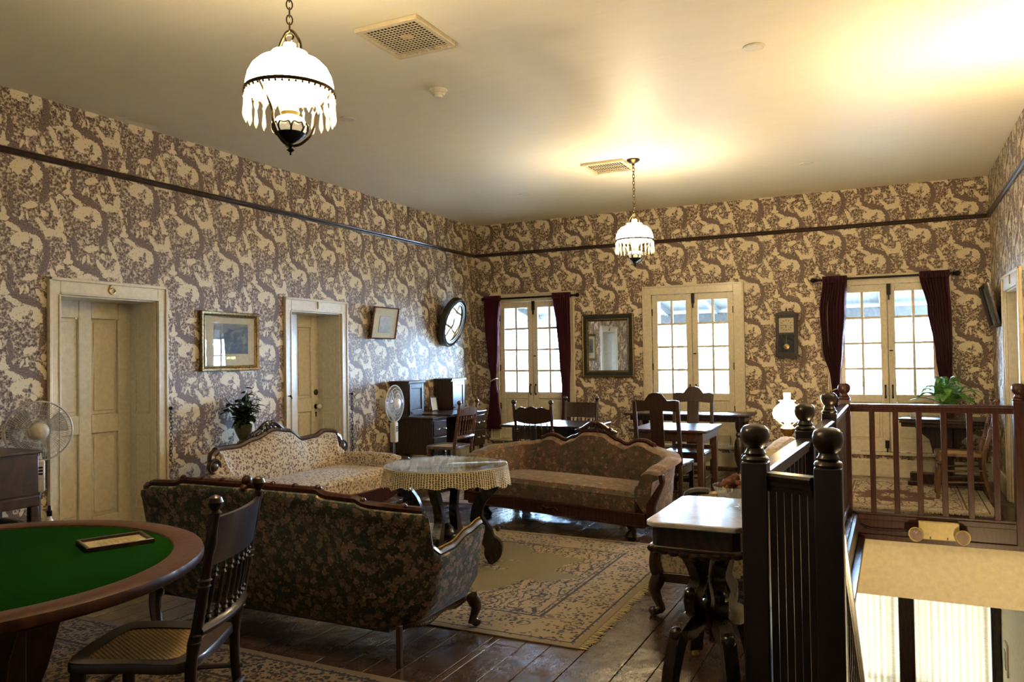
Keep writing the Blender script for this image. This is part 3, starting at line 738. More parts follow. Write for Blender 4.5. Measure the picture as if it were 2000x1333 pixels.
# facing +x on the left wall: local -y -> +x needs rz = +90 deg
RL = PI/2
w, h = .70, .545
picture('framed_picture', 'gilt framed landscape print in cream mat between the two doors', 'picture', (.012, -4.757, 1.635), RL, 0, w, h, .052, MAT['gilt'],
        [('mat', -w/2+.05, w/2-.05, -h/2+.05, h/2-.05, .010, MAT['mat_board']), ('print', -.20, .215, -.115, .165, .0115, MAT['print_dark']),
         ('plaque', -.055, .055, -.165, -.14, .014, MAT['brass']), ('glass', -w/2+.05, w/2-.05, -h/2+.05, h/2-.05, .017, MAT['picglass'])])
w, h = .50, .385
picture('framed_picture', 'small pale print in thin cherry frame, left of the oval mirror', 'picture', (.065, -2.385, 1.885), RL, .17, w, h, .016, MAT['cherry'],
        [('mat', -w/2+.014, w/2-.014, -h/2+.014, h/2-.014, .009, MAT['mat_board']), ('print_border', -.115, .115, -.115, .085, .0105, MAT['print_dark']), ('print', -.112, .112, -.112, .082, .012, MAT['print_pale']),
         ('glass', -w/2+.014, w/2-.014, -h/2+.014, h/2-.014, .016, MAT['picglass'])], .024)
picture('framed_picture', 'dark framed green tinted picture tilting off the right wall', 'picture', (W-.058, -.62, 1.92), -RL, .22, .56, .46, .03, MAT['black_wood'],
        [('mat', -.255, .255, -.205, .205, .012, MAT['mat_board']), ('print', -.20, .20, -.15, .15, .0135, MAT['print_green']), ('glass', -.255, .255, -.205, .205, .018, MAT['picglass'])], .05)
# rectangular mirror on the back wall
t = thing('wall_mirror', 'rectangular wall mirror with stepped gilt and dark green frame', 'mirror', (2.058, -.008, 1.592)); w, h = .735, .86
obj('outer_moulding', frame_box(w, h, .03, .03, [(0,0),(0,.030),(.010,.036),(.020,.030),(.022,.010)]), MAT['gilt'], t)
obj('dark_panel', frame_box(w-.04, h-.04, .05, .03, [(0,.0),(0,.026),(.045,.020),(.046,.005)]), MAT['gilt_dark'], t)
obj('inner_moulding', frame_box(w-.13, h-.13, .03, .03, [(0,.005),(0,.034),(.012,.038),(.030,.012),(.031,.006)]), MAT['gilt'], t)
obj('mirror_glass', G().box(-w/2+.09, w/2-.09, -.011, -.005, -h/2+.09, h/2-.09), MAT['mirror'], t)
# oval mirror leaning out from the left wall
t = thing('oval_mirror', 'oval mirror in deep black frame, leaning out from the wall', 'mirror', (.135, -.90, 1.945)); t.rotation_euler = (.30, 0, RL)
def oval(prof, n=48, a=.285, b=.345):
    g = G(); vs = []; fs = []
    for ins, dp in prof:
        for k in range(n): th = 2*PI*k/n; vs.append(((a-ins)*math.cos(th), -dp, (b-ins)*math.sin(th)))
    for i in range(len(prof)-1):
        for k in range(n): l = (k+1) % n; fs.append((i*n+k, i*n+l, (i+1)*n+l, (i+1)*n+k))
    return g.add(vs, fs)
obj('frame', oval([(0,-.03),(0,.03),(.012,.05),(.03,.055),(.045,.04),(.05,.03),(.05,-.03)]), MAT['gilt_dark'], t)
obj('inner_rim', oval([(.05,.034),(.055,.046),(.066,.044),(.074,.030),(.076,.02)]), MAT['gilt_dark'], t)
obj('silver_slip', oval([(.072,.026),(.075,.036),(.082,.034),(.084,.020)]), MAT['steel'], t)
obj('mirror_glass', oval([(.082,.018),(.269,.022)], a=.285, b=.345), MAT['mirror'], t)
obj('backing', oval([(.02,-.025),(.268,-.025)]), MAT['void'], t)
# wall clock
t = thing('wall_clock', 'dark wooden pendulum wall clock between the windows', 'clock', (4.376, -.004, 1.42))
W2 = .125
obj('case', G().box(-W2, W2, -.09, 0, .0, .50).box(-W2+.02, W2-.02, -.085, 0, -.03, 0), MAT['mahog'], t, bevel=.005)
obj('cornice', G().box(-W2-.015, W2+.015, -.105, 0, .50, .52).prism([(-W2-.01,.52),(W2+.01,.52),(.05,.55),(.02,.545),(0,.56),(-.02,.545),(-.05,.55)], -.09, -.02, lambda u, v, q: (u, q, v)), MAT['mahog'], t, bevel=.003)
obj('base_moulding', G().box(-W2-.012, W2+.012, -.10, 0, -.006, .014), MAT['mahog'], t, bevel=.003)
obj('finial', G().lathe([(.004,.55),(.012,.565),(.006,.58),(0,.60)], (0,-.055,0), 10), MAT['mahog'], t)
MAT['dial'] = plain('clock_dial', (.62, .54, .37), .5)
f = obj('dial', G().box(-.085, .085, -.096, -.09, .285, .465), MAT['dial'], t)
for k in range(12):
    a = k*PI/6; obj('hour_mark', G().bar((.05*math.sin(a), -.097, .375+.05*math.cos(a)), (.070*math.sin(a), -.097, .375+.070*math.cos(a)), .006, .002, (0,1,0)), MAT['iron'], f)
obj('hand', G().bar((0,-.099,.375), (-.004,-.099,.345), .007, .002, (0,1,0)), MAT['iron'], f)
obj('hand', G().bar((0,-.100,.375), (-.055,-.100,.375), .005, .002, (0,1,0)), MAT['iron'], f)
obj('dial_glass', G().box(-.088, .088, -.106, -.104, .28, .47), MAT['picglass'], t)
obj('pendulum_window', G().box(-.085, .085, -.096, -.0905, .05, .262), MAT['void'], t)
pd = obj('pendulum', G().tube([(0,-.10,.26),(.0,-.10,.12)], .004, 6).lathe([(0,0),(.032,.002),(.034,.006),(0,.010)], (0,-.098,.115), 18, Matrix.Rotation(PI/2, 3, 'X')), MAT['brass'], t)
obj('pendulum_glass', G().box(-.088, .088, -.113, -.111, .045, .268), MAT['picglass'], t)
obj('door_frame', frame_box(.215, .47, .02, .02, [(0,0),(0,.014),(.015,.014),(.018,0)]).xf(Matrix.Translation((0,-.09,.265))), MAT['mahog'], t)

# ------------------------------------------------------------------ curtains and rods
def mk_velvet():
    n = NT('burgundy_curtain'); p = n.ob(); f = n.noise(n.mp(p, sc=(30, 30, 2)), 3, 3)
    b = n.pbr(n.ramp(f, [(.3, (.060, .006, .018)), (.7, (.115, .013, .034))]), .85, sheen=.04, link=False)
    t = n.nd('ShaderNodeBsdfTranslucent'); t.inputs[0].default_value = (.16, .025, .045, 1)
    return n.fin(n.mixs(.22, b, t.outputs[0]))
MAT['velvet'] = mk_velvet()
MAT['cord'] = plain('cream_cord', (.55, .45, .30), .7)
def curtain(label, keys, tie=None, seed=0, group=None):
    """keys: (z, x0, x1) from top to bottom"""
    zt, zb = keys[0][0], keys[-1][0]; k0 = [(-k[0], k[1]) for k in keys]; k1 = [(-k[0], k[2]) for k in keys]; r = random.Random(seed)
    ph = r.uniform(0, 6); nf = 9
    def fn(u, v):
        z = zt+(zb-zt)*v; a, b = smo(k0, -z), smo(k1, -z); wd = b-a; head = max(0, 1-v*16)
        amp = min(.034, .10*wd+.010)*(1-.35*head)
        return (a+wd*u+.004*math.sin(v*9+u*5), -.075-amp*math.sin(2*PI*nf*u*(.92+.1*math.sin(3*u))+ph+.5*math.sin(v*4))-.01*math.sin(v*6+seed), z)
    t = thing('curtain', label, 'curtain', (0,0,0), 0, group)
    c = obj('cloth', G().surf(fn, 110, 46), MAT['velvet'], t); s = c.modifiers.new('solid', 'SOLIDIFY'); s.thickness = .004
    hd = G(); x0, x1 = keys[0][1], keys[0][2]
    hd.surf(lambda u, v: (x0+(x1-x0)*u, -.075-.03*math.sin(2*PI*14*u)-.012, zt+.055-.075*v), 120, 3)
    h = obj('gathered_heading', hd, MAT['velvet'], t); s = h.modifiers.new('solid', 'SOLIDIFY'); s.thickness = .004
    if tie:
        z, xa, xb = tie; cx = (xa+xb)/2
        obj('tieback', G().tube([(cx+(xb-xa)/2*1.15*math.cos(q*PI/8), -.075+.060*math.sin(q*PI/8), z+.03*math.cos(q*PI/8)) for q in range(16)], .009, 6, closed=True), MAT['cord'], t)
cg = 'burgundy curtains at the windows'
curtain('dark curtain tied back at the left side of the corner window', [(2.29,.20,.46),(1.9,.21,.43),(1.45,.25,.41),(1.13,.29,.37),(.95,.27,.40),(.42,.22,.45)], (1.12,.28,.38), 1, cg)
curtain('dark curtain hanging at the right side of the corner window', [(2.29,1.28,1.55),(1.9,1.33,1.54),(1.4,1.37,1.53),(1.05,1.40,1.52),(.80,1.40,1.52),(.42,1.38,1.53)], None, 2, cg)
curtain('burgundy curtain gathered at the left side of the right window', [(2.31,4.80,5.07),(1.95,4.76,5.05),(1.5,4.79,5.01),(1.15,4.87,4.98),(1.0,4.88,4.97),(.55,4.85,4.99)], (1.02,4.86,4.98), 3, cg)
curtain('burgundy curtain at the right side of the right window above the fern', [(2.31,5.83,6.13),(1.95,5.90,6.14),(1.4,5.98,6.14),(1.0,6.02,6.14),(.50,6.03,6.14)], None, 4, cg)
def rod(x0, x1, z, label):
    t = thing('curtain_rod', label, 'rod', ((x0+x1)/2, -.075, z)); a = (x1-x0)/2
    obj('pole', G().tube([(-a,0,0),(a,0,0)], .013, 10), MAT['iron'], t)
    for s in (-1, 1):
        M = Matrix.Rotation(s*PI/2, 3, 'Y')
        obj('finial', G().lathe([(.013,0),(.022,.008),(.016,.02),(.03,.04),(.028,.06),(.012,.075),(0,.085)], (s*a,0,0), 12, M), MAT['iron'], t)
        obj('bracket', G().box(s*(a-.06)-.01, s*(a-.06)+.01, 0, .036, -.012, .012), MAT['iron'], t)
rod(.22, 1.60, 2.30, 'black curtain rod over the corner window')
rod(4.74, 6.16, 2.325, 'black curtain rod over the right window')
# ------------------------------------------------------------------ upholstery fabrics
def floral(name, bgc, cols, sc, cover=.62, rough=.9, fine=1.0, sheen=.15):
    n = NT(name); p = n.ob(); wv = n.vm('SCALE', n.vm('SUBTRACT', n.noise(p, sc*1.3, 3, .6, col=True), (.5,.5,.5)), .9/sc)
    q = n.vm('ADD', p, wv)
    v = n.vor(q, sc); sepc = n.nd('ShaderNodeSeparateColor'); n.put(sepc.inputs[0], v.outputs['Color'])
    pal = n.ramp(sepc.outputs[0], [(i/len(cols), c) for i, c in enumerate(cols)], 'CONSTANT')
    petal = n.vor(q, sc*3.1).outputs['Distance']
    d = n.m('ADD', v.outputs['Distance'], n.m('MULTIPLY', n.m('SUBTRACT', petal, .35), .45))
    mask = n.step(d, cover+.05, cover-.10)
    shade = n.ramp(petal, [(.05, 1.15), (.5, .55)])
    flower = n.mix(1.0, pal, shade, 'MULTIPLY')
    lv = n.vor(q, sc*2.3); l2 = n.nd('ShaderNodeSeparateColor'); n.put(l2.inputs[0], lv.outputs['Color'])
    back = n.mix(n.m('MULTIPLY', n.step(lv.outputs['Distance'], .5, .2), n.step(l2.outputs[1], .35, .5)), bgc, cols[-1])
    col = n.mix(mask, back, flower)
    weave = n.noise(p, 260*fine, 2); n.pbr(col, rough, nrm=n.bump(weave, .25, .002), sheen=sheen, spec=.25); return n.mat
MAT['fab_dark'] = floral('dark_rose_tapestry', (.046, .050, .038), [(.42,.275,.21), (.31,.24,.165), (.48,.32,.24), (.22,.17,.12), (.35,.28,.185), (.095,.13,.085)], 24, .62)
MAT['fab_brown'] = floral('brown_rose_tapestry', (.105, .066, .044), [(.28,.15,.105), (.20,.125,.08), (.32,.195,.135), (.16,.10,.065), (.10,.092,.062)], 24, .60)
MAT['fab_cream'] = floral('cream_toile_upholstery', (.58, .50, .36), [(.26,.15,.13), (.32,.20,.16), (.40,.28,.21), (.22,.13,.11), (.36,.26,.20)], 44, .54)
MAT['fab_beige'] = floral('beige_damask', (.46, .37, .23), [(.38,.30,.185), (.33,.26,.155), (.41,.33,.20), (.30,.235,.14)], 40, .5)

# ------------------------------------------------------------------ sofas
def u_path(w, d, r, n_arm=22, n_arc=18, n_back=44):
    P = []
    for i in range(n_arm): P.append((-w, (d-r)*i/n_arm))
    for i in range(n_arc): a = PI - PI/2*i/n_arc; P.append((-w+r+r*math.cos(a), d-r+r*math.sin(a)))
    for i in range(n_back+1): P.append((-w+r+(2*w-2*r)*i/n_back, d))
    for i in range(1, n_arc+1): a = PI/2 - PI/2*i/n_arc; P.append((w-r+r*math.cos(a), d-r+r*math.sin(a)))
    for i in range(1, n_arm+1): P.append((w, (d-r)*(1-i/n_arm)))
    return P
def normals(P):
    N = []
    for i in range(len(P)):
        a = Vector(P[max(0,i-1)]); b = Vector(P[min(len(P)-1,i+1)]); t = (b-a).normalized(); N.append(Vector((-t.y, t.x)))
    return N
def sofa_shell(P, hf, z0, zs, thick, lb, lt, roll=0.0):
    """outer base path P; hf(i,p)->top height; section from outer bottom over the top to inner seat line"""
    N = normals(P); g = G(); rows = []
    for i, (p, nn) in enumerate(zip(P, N)):
        h = hf(i, p); k = h-z0; th = thick
        sec = [(-lb, z0), (-lb*.7, z0+.02), (0, z0+.30*k), (lt*.45, z0+.65*k), (lt*.9, h-.06), (lt*1.05+roll, h-.035), (lt+roll*.8, h-.010), (lt-th*.35, h), (lt-th*.7, h-.006), (lt-th, h-.03), (lt*.6-th*1.05, h-.10), (-th*1.15, zs+.45*(h-zs)), (-th*1.25, zs)]
        rows.append([Vector((p[0]+nn.x*o, p[1]+nn.y*o, z)) for o, z in sec])
    m = len(rows[0]); vs = [v for r in rows for v in r]
    fs = [(i*m+j, (i+1)*m+j, (i+1)*m+j+1, i*m+j+1) for i in range(len(P)-1) for j in range(m-1)]
    g.add(vs, fs); g.f.append(tuple(range(m))); L = (len(P)-1)*m; g.f.append(tuple(range(L+m-1, L-1, -1)))
    return g, rows
def seat_cushion(w, d, y0, z0, z1, crown=.025, rnd=.10):
    def fn(u, v):
        a, b = u*2-1, v*2-1
        e = (abs(a)**6+abs(b)**6); z = z1 + crown*(1-a*a)*(1-b*b) - .035*max(0, abs(a)-.92)/.08 - .035*max(0, abs(b)-.9)/.1
        return (a*w, y0+(d)*(v), z)
    g = G().surf(fn, 31, 21)
    g.box(-w, w, y0, y0+d, z0, z1-.034); return g
def cabriole(h, s=1.0, out=(0,-1)):
    """leg from z=h down to 0, bowing towards out"""
    ox, oy = out
    k = [(0, h, .034), (.018, h*.82, .036), (.030, h*.62, .030), (.012, h*.36, .021), (-.004, h*.16, .018), (.014, .035, .022), (.034, .018, .020)]
    pts = cr([(a*ox*s, a*oy*s, z) for a, z, r in k], 4); rr = [v[0] for v in cr([(r*s, 0) for a, z, r in k], 4)]
    g = G().tube(pts, rr, 10); g.ball((.036*ox*s, .036*oy*s, .024*s), .024*s, 10, 8); return g
def carving(cx, cy, cz, w, h, seed, nx=0):
    """leafy carved crest: scrolls and berries in the x/z plane"""
    r = random.Random(seed); g = G()
    for s in (-1, 1):
        g.tube(cr([(cx+s*w*.95, cy, cz), (cx+s*w*.6, cy, cz+h*.30), (cx+s*w*.30, cy, cz+h*.75), (cx+s*.02, cy, cz+h*.92), (cx+s*w*.12, cy, cz+h*.6), (cx+s*w*.2, cy-.01, cz+h*.5)], 5), [.012+.010*math.sin(PI*i/25) for i in range(26)], 8)
    for q in range(26):
        a = r.uniform(-1, 1); hh = h*(1-abs(a)**1.3)*r.uniform(.15, 1.0)
        g.ball((cx+a*w*.85, cy+r.uniform(-.018, .012), cz+hh), r.uniform(.012, .024), 8, 6, (1, .8, r.uniform(.7, 1.2)))
    return g
def crest(rows, idx, r, mat, parent, name='crest_rail', col=7, n=8):
    pts = [rows[i][col]+Vector((0,0,r*.35)) for i in idx]
    return obj(name, G().tube(pts, r, n), mat, parent)

def sofa_foreground():
    t = thing('sofa', 'dark rose tapestry sofa seen from behind, nearest the viewer', 'sofa', (2.60, -6.42, .0066), PI)
    w, d, r = .925, .70, .30; P = u_path(w, d, r)
    hk = [(0,.808),(.46,.806),(.49,.786),(.68,.779),(.71,.756),(.90,.742)]
    def hf(i, p):
        x, y = abs(p[0]), p[1]
        if y >= d-.19 : return lin(hk, x) - max(0, (d-.02-y))*.20
        s = (d-.19-y)
        return smo([(0,.705),(.030,.53),(.085,.490),(.20,.495),(.36,.535),(.51,.56)], s)
    g, rows = sofa_shell(P, hf, .155, .36, .09, .085, .05)
    obj('upholstery', g, MAT['fab_dark'], t)
    back = [i for i, p in enumerate(P) if p[1] >= d-.19]; armL = [i for i, p in enumerate(P) if p[1] < d-.18 and p[0] < 0]; armR = [i for i, p in enumerate(P) if p[1] < d-.18 and p[0] > 0]
    crest(rows, back, .021, MAT['redwood'], t)
    for x in (-.70,-.46,-.32,-.16,.16,.32,.46,.70,.86,-.86):
        i = min(back, key=lambda i: abs(P[i][0]-x)); p = rows[i][7]; obj('carved_knob', G().ball((p.x, p.y, p.z+.020), .017, 8, 6, (1.3,1,1)), MAT['redwood'], t)
    i = min(back, key=lambda i: abs(P[i][0])); p = rows[i][7]; obj('crest_finial', G().ball((p.x, p.y+.004, p.z+.032), .026, 10, 8).ball((p.x, p.y+.02, p.z-.005), .022, 8, 6), MAT['redwood'], t)
    for arm in (armL, armR):
        pts = [rows[i][7]+Vector((0,0,.004)) for i in arm]
        a = obj('arm_moulding', G().tube(pts, .020, 8), MAT['mahog'], t)
        bd = G(); fine = cr(pts, 3)
        for q in fine[::1]: bd.ball((q.x, q.y, q.z+.022), .0065, 6, 4)
        obj('nail_trim', bd, MAT['brass'], a)['kind'] = 'stuff'
    obj('seat_cushion', seat_cushion(w-.12, d-.13, .0, .26, .41), MAT['fab_dark'], t)
    e = [rows[i][0] for i in range(len(P)) if P[i][1] < d-.10]
    L = [v for v in e if v.x < 0]; R = [v for v in e if v.x > 0]
    for side in (L, R):
        ap = G().tube([v+Vector((0,0,.004)) for v in side], .020, 6, flat=.9)
        for q in side[::1]: ap.ball((q.x, q.y, q.z-.014-.010*math.sin(q.y*22)), .018, 7, 5, (1, 1, .8))
        obj('carved_apron', ap, MAT['walnut'], t)
    obj('front_rail', G().box(-w+.09, w-.09, -.012, .03, .145, .27), MAT['walnut'], t, bevel=.008)
    obj('under_frame', G().box(-w+.16, w-.16, .03, d-.115, .135, .165), MAT['black_wood'], t)
    for sx in (-1, 1):
        obj('leg', cabriole(.165, 1.0, (sx*.35,-.94)).xf(Matrix.Translation((sx*(w-.03), .01, 0))), MAT['mahog'], t)
    obj('leg', G().tube(cr([(w-.13, d-.09, .17), (w-.15, d-.06, .10), (w-.20, d-.035, -.0066)], 4), [.036,.036,.034,.033,.032,.031,.03,.029,.03], 8), MAT['mahog'], t)
    obj('leg', G().box(-w+.07, -w+.095, d-.10, d-.075, -.0066, .19), MAT['walnut'], t, bevel=.003)
sofa_foreground()

def sofa_camel():
    t = thing('sofa', 'camel back sofa in brown rose tapestry facing the viewer', 'sofa', (2.91, -3.98, 0), -.2374)
    w, d, r = .95, .70, .44; P = u_path(w, d, r)
    hk = [(0,.755),(.10,.75),(.24,.685),(.34,.650),(.46,.690),(.52,.690),(.62,.655),(.70,.645)]
    def hf(i, p):
        x, y = abs(p[0]), p[1]
        if y >= d-.03: return smo(hk, x)
        return smo([(0,.640),(.30,.615),(.52,.585),(.62,.555),(.70,.52)], d-.03-y)
    g, rows = sofa_shell(P, hf, .17, .33, .115, .02, .03, .045)
    obj('upholstery', g, MAT['fab_brown'], t)
    back = [i for i, p in enumerate(P) if abs(p[0]) <= .66 and p[1] > d-.1]
    crest(rows, back, .024, MAT['redwood'], t, 'crest_rail')
    i = min(back, key=lambda i: abs(P[i][0])); p = rows[i][7]
    obj('crest_carving', carving(p.x, p.y, p.z, .24, .085, 3), MAT['mahog'], t)
    obj('seat_cushion', seat_cushion(w-.13, d-.13, -.02, .20, .375), MAT['fab_brown'], t)
    ap = G().box(-w+.02, w-.02, -.05, -.015, .115, .225).box(-w+.02, w-.02, -.058, -.05, .205, .225).box(-w+.04, w-.04, -.056, -.05, .115, .13)
    obj('apron', ap, MAT['redwood'], t, bevel=.006)
    cv = G()
    for s in (-1, 1):
        cv.tube(cr([(s*.02,-.056,.165),(s*.06,-.060,.185),(s*.10,-.058,.165),(s*.07,-.060,.150),(s*.05,-.062,.165)], 4), .008, 6)
    cv.ball((0,-.058,.168), .018, 8, 6); obj('apron_carving', cv, MAT['redwood'], t)
    for s in (-1, 1):
        ar = [(s*(w+.085), .53), (s*(w+.10), .47), (s*(w+.05), .40), (s*(w-.02), .30), (s*(w-.02), .13), (s*(w+.055), .13), (s*(w+.045), .28), (s*(w+.10), .40), (s*(w+.135), .48), (s*(w+.125), .54)]
        obj('arm_front', G().prism(ar if s > 0 else ar[::-1], -.03, .012, lambda u, v, q: (u, q, v)), MAT['redwood'], t, bevel=.006)
        obj('leg', G().lathe([(0,0),(.055,.004),(.070,.03),(.045,.055),(.03,.075),(.05,.10),(.05,.125),(0,.125)], (s*(w-.17), .02, 0), 14), MAT['black_wood'], t)
        obj('leg', G().lathe([(0,0),(.05,.004),(.06,.03),(.04,.06),(.045,.20),(0,.20)], (s*(w-.2), d-.12, 0), 12), MAT['black_wood'], t)
    obj('under_frame', G().box(-w+.10, w-.10, -.01, d-.05, .15, .20), MAT['black_wood'], t)
sofa_camel()

def sofa_cream():
    t = thing('sofa', 'cream toile settee with carved wood crest against the left wall', 'sofa', (1.18, -4.53, 0), PI/2)
    w, d, r = .86, .80, .22; P = u_path(w, d, r)
    hk = [(-.86,.695),(-.50,.690),(-.30,.735),(-.05,.80),(.12,.775),(.33,.675),(.52,.685),(.66,.725),(.76,.715),(.80,.66)]
    def hf(i, p):
        x, y = p
        if y >= d-.06: return smo(hk, x)
        return smo([(0,.60),(.06,.51),(.30,.52),(.55,.515),(.80,.47)], d-.06-y)
    g, rows = sofa_shell(P, hf, .20, .36, .10, .01, .05, .02)
    obj('upholstery', g, MAT['fab_cream'], t)
    back = [i for i, p in enumerate(P) if p[1] >= d-.06 and -.82 < p[0] < .80]
    crest(rows, back, .027, MAT['walnut'], t)
    i = min(back, key=lambda i: abs(P[i][0]+.10)); p = rows[i][7]
    obj('crest_carving', carving(p.x, p.y, p.z-.015, .26, .11, 8), MAT['mahog'], t)
    for s in (-1, 1):
        sc = G(); i = min(back, key=lambda i: abs(P[i][0]-s*.79)); p = rows[i][7]
        sc.ball((p.x+s*.045, p.y-.02, p.z-.12), .050, 12, 8).tube(cr([(p.x-s*.02, p.y, p.z), (p.x+s*.03, p.y, p.z-.03), (p.x+s*.045, p.y-.01, p.z-.10)], 5), [.034]*11, 8)
        sc.tube([(p.x+s*.045+.058*math.cos(a*PI/6), p.y-.05, p.z-.12+.058*math.sin(a*PI/6)) for a in range(12)], .012, 6, closed=True)
        obj('scroll_end', sc, MAT['walnut'], t)
        pst = [(s*(w-.06),.10),(s*(w+.06),.10),(s*(w+.07),.30),(s*(w+.055),.40),(s*(w+.075),.46),(s*(w+.03),.49),(s*(w-.04),.46),(s*(w-.05),.34)]
        obj('arm_front', G().prism(pst if s > 0 else pst[::-1], -.05, .03, lambda u, v, q: (u, q, v)), MAT['redwood'], t, bevel=.008)
        obj('leg', cabriole(.16, 1.1, (0,-1)).xf(Matrix.Translation((s*(w-.0), -.01, 0))), MAT['redwood'], t)
        obj('leg', G().tube([(s*(w-.1), d-.06, .24), (s*(w-.08), d+.0, 0)], [.034,.024], 8), MAT['redwood'], t)
    obj('seat_cushion', seat_cushion(w-.125, d-.12, -.03, .22, .405), MAT['fab_cream'], t)
    ap = [(-w+.06,.25)] + [(-w+.06+(2*w-.12)*k/20, .135+.03*math.cos(k/20*4*PI)) for k in range(21)] + [(w-.06,.25)]
    obj('apron', G().prism(ap, -.055, -.025, lambda u, v, q: (u, q, v)), MAT['redwood'], t, bevel=.005)
    obj('under_frame', G().box(-w+.05, w-.05, -.02, d-.06, .17, .24), MAT['walnut'], t)
sofa_cream()

def settee_beige():
    t = thing('sofa', 'beige damask settee with dark cabriole legs beside the stair railing', 'sofa', (4.36, -4.92, 0), -PI/2)
    w, d, r = .90, .54, .22; P = u_path(w, d, r)
    hk = [(0,.90),(.30,.895),(.6,.865),(.9,.80)]
    def hf(i, p):
        x, y = abs(p[0]), p[1]
        if y >= d-.10: return smo(hk, x)
        return smo([(0,.78),(.08,.715),(.20,.70),(.235,.67),(.29,.48),(.45,.455)], d-.10-y)
    g, rows = sofa_shell(P, hf, .235, .40, .085, .0, .02)
    obj('upholstery', g, MAT['fab_beige'], t)
    obj('seat_cushion', seat_cushion(w-.10, d-.11, -.02, .26, .44), MAT['fab_beige'], t)
    obj('apron', G().box(-w, w, -.03, .0, .19, .25).box(-w-.012, -w+.03, 0, d-.02, .19, .245).box(w-.03, w+.012, 0, d-.02, .19, .245), MAT['mahog'], t, bevel=.006)
    obj('under_frame', G().box(-w+.03, w-.03, 0, d-.02, .20, .26), MAT['black_wood'], t)
    for s in (-1, 1):
        po = cr([(s*w*1.0, -.01, .22), (s*(w+.005), -.03, .30), (s*(w+.0), .0, .42), (s*w, .13, .50), (s*w, .18, .66)], 5)
        obj('arm_post', G().tube(po, [.034,.036,.038,.038,.036,.034,.032,.030,.028,.027,.026,.026,.026,.027,.028,.028,.028,.028,.028,.028,.028], 8), MAT['mahog'], t)
        obj('arm_knuckle', G().tube(cr([(s*w,.28,.705),(s*w,.22,.705),(s*w,.17,.69),(s*w,.155,.66),(s*w,.18,.645)], 4), .022, 8), MAT['mahog'], t)
        obj('leg', cabriole(.23, 1.15, (s*.3,-.95)).xf(Matrix.Translation((s*w, .0, 0))), MAT['mahog'], t)
        obj('leg', G().tube([(s*(w-.02), d-.05, .24), (s*(w-.01), d-.01, 0)], [.032,.022], 8), MAT['mahog'], t)
settee_beige()

# ------------------------------------------------------------------ tables
def scroll_leg(pts, ws, th, ang, o=(0,0)):
    c = cr([(a, b, w) for (a, b), w in zip(pts, ws)], 5); out = ribbon([(p[0], p[1]) for p in c], [p[2] for p in c])
    cs, sn = math.cos(ang), math.sin(ang)
    return G().prism(out, -th/2, th/2, lambda u, v, q: (o[0]+u*cs-q*sn, o[1]+u*sn+q*cs, v))
# round centre table with glass top, under a crocheted cloth
t = thing('round_table', 'round carved centre table with scrolled legs under a crochet cloth', 'table', (2.69, -5.34, .0066), 0)
obj('table_top', G().lathe([(0,.66),(.40,.66),(.425,.668),(.428,.68),(.42,.688),(0,.688)], n=48), MAT['mahog'], t)
obj('apron', G().lathe([(.36,.585),(.385,.585),(.395,.62),(.39,.66),(.36,.66),(.36,.585)], n=48), MAT['black_wood'], t)
lp = [(.385,.60),(.345,.55),(.245,.44),(.215,.33),(.245,.26),(.27,.21),(.30,.165),(.335,.12),(.325,.055),(.315,.006)]; lw = [.05,.075,.075,.085,.105,.12,.10,.125,.11,.03]
for k in range(4):
    a = .30+k*PI/2
    g = scroll_leg(lp, lw, .055, a); c, s = math.cos(a), math.sin(a)
    for rr, z, b in ((.365,.245,.02),(.185,.30,.02),(.36,.10,.026),(.40,.585,.022)): g.ball((rr*c, rr*s, z), b, 8, 6)
    obj('leg', g, MAT['black_wood'], t, bevel=.006)
g = G().lathe([(0,.13),(.13,.13),(.16,.15),(.15,.18),(.06,.20),(.05,.24),(.025,.27),(0,.28)], n=20)
for k in range(4):
    a = .30+k*PI/2; g.bar((.08*math.cos(a), .08*math.sin(a), .165), (.27*math.cos(a), .27*math.sin(a), .165), .06, .05)
obj('lower_stretcher', g, MAT['black_wood'], t, bevel=.006)
def mk_crochet():
    n = NT('crochet_lace'); p = n.ob(); o = n.sep(p)
    ang = n.m('ARCTAN2', o[1], o[0]); rr = n.vm('LENGTH', n.com(o[0], o[1], 0.))
    hgt = n.m('ADD', rr, n.m('MULTIPLY', o[2], -1.6))
    q = n.com(n.m('MULTIPLY', ang, 17.5), n.m('MULTIPLY', hgt, 40.), 0.)
    vv = n.vor(q, 1.3, 'F1', .15).outputs['Distance']
    hole = n.step(vv, .40, .30)
    rim = n.m('LESS_THAN', o[2], -.002)
    b = n.pbr((.62, .52, .33), .85, link=False, nrm=n.bump(vv, .4, .01)); tr = n.nd('ShaderNodeBsdfTransparent')
    return n.fin(n.mixs(n.m('MULTIPLY', hole, rim), b, tr.outputs[0]))
MAT['crochet'] = mk_crochet()
def cloth_fn(u, v):
    a = 2*PI*u
    if v < .5: r = .435*v/.5; return (r*math.cos(a), r*math.sin(a), 0)
    k = (v-.5)/.5; sc = .5+.5*math.cos(a*16); dip = .55+.45*math.cos(2*a-.9)
    L = k*(.085+.045*dip + (.018*sc if k > .55 else 0)*(k-.55)/.45)
    r = .437+.016*k+.008*math.sin(a*22)*k
    return (r*math.cos(a), r*math.sin(a), -L)
t = thing('lace_tablecloth', 'cream crochet lace cloth under glass on the round table', 'tablecloth', (2.69, -5.34, .6976))
obj('lace_cloth', G().surf(cloth_fn, 192, 25, cu=True), MAT['crochet'], t)
solo('glass_table_top', G().lathe([(0,.001),(.432,.001),(.436,.004),(.432,.008),(0,.008)], n=64), glassy('table_glass', (.93,.95,.93), .16, .03), 'round sheet of glass covering the crochet lace cloth', 'glass sheet', (2.69, -5.34, .6982))

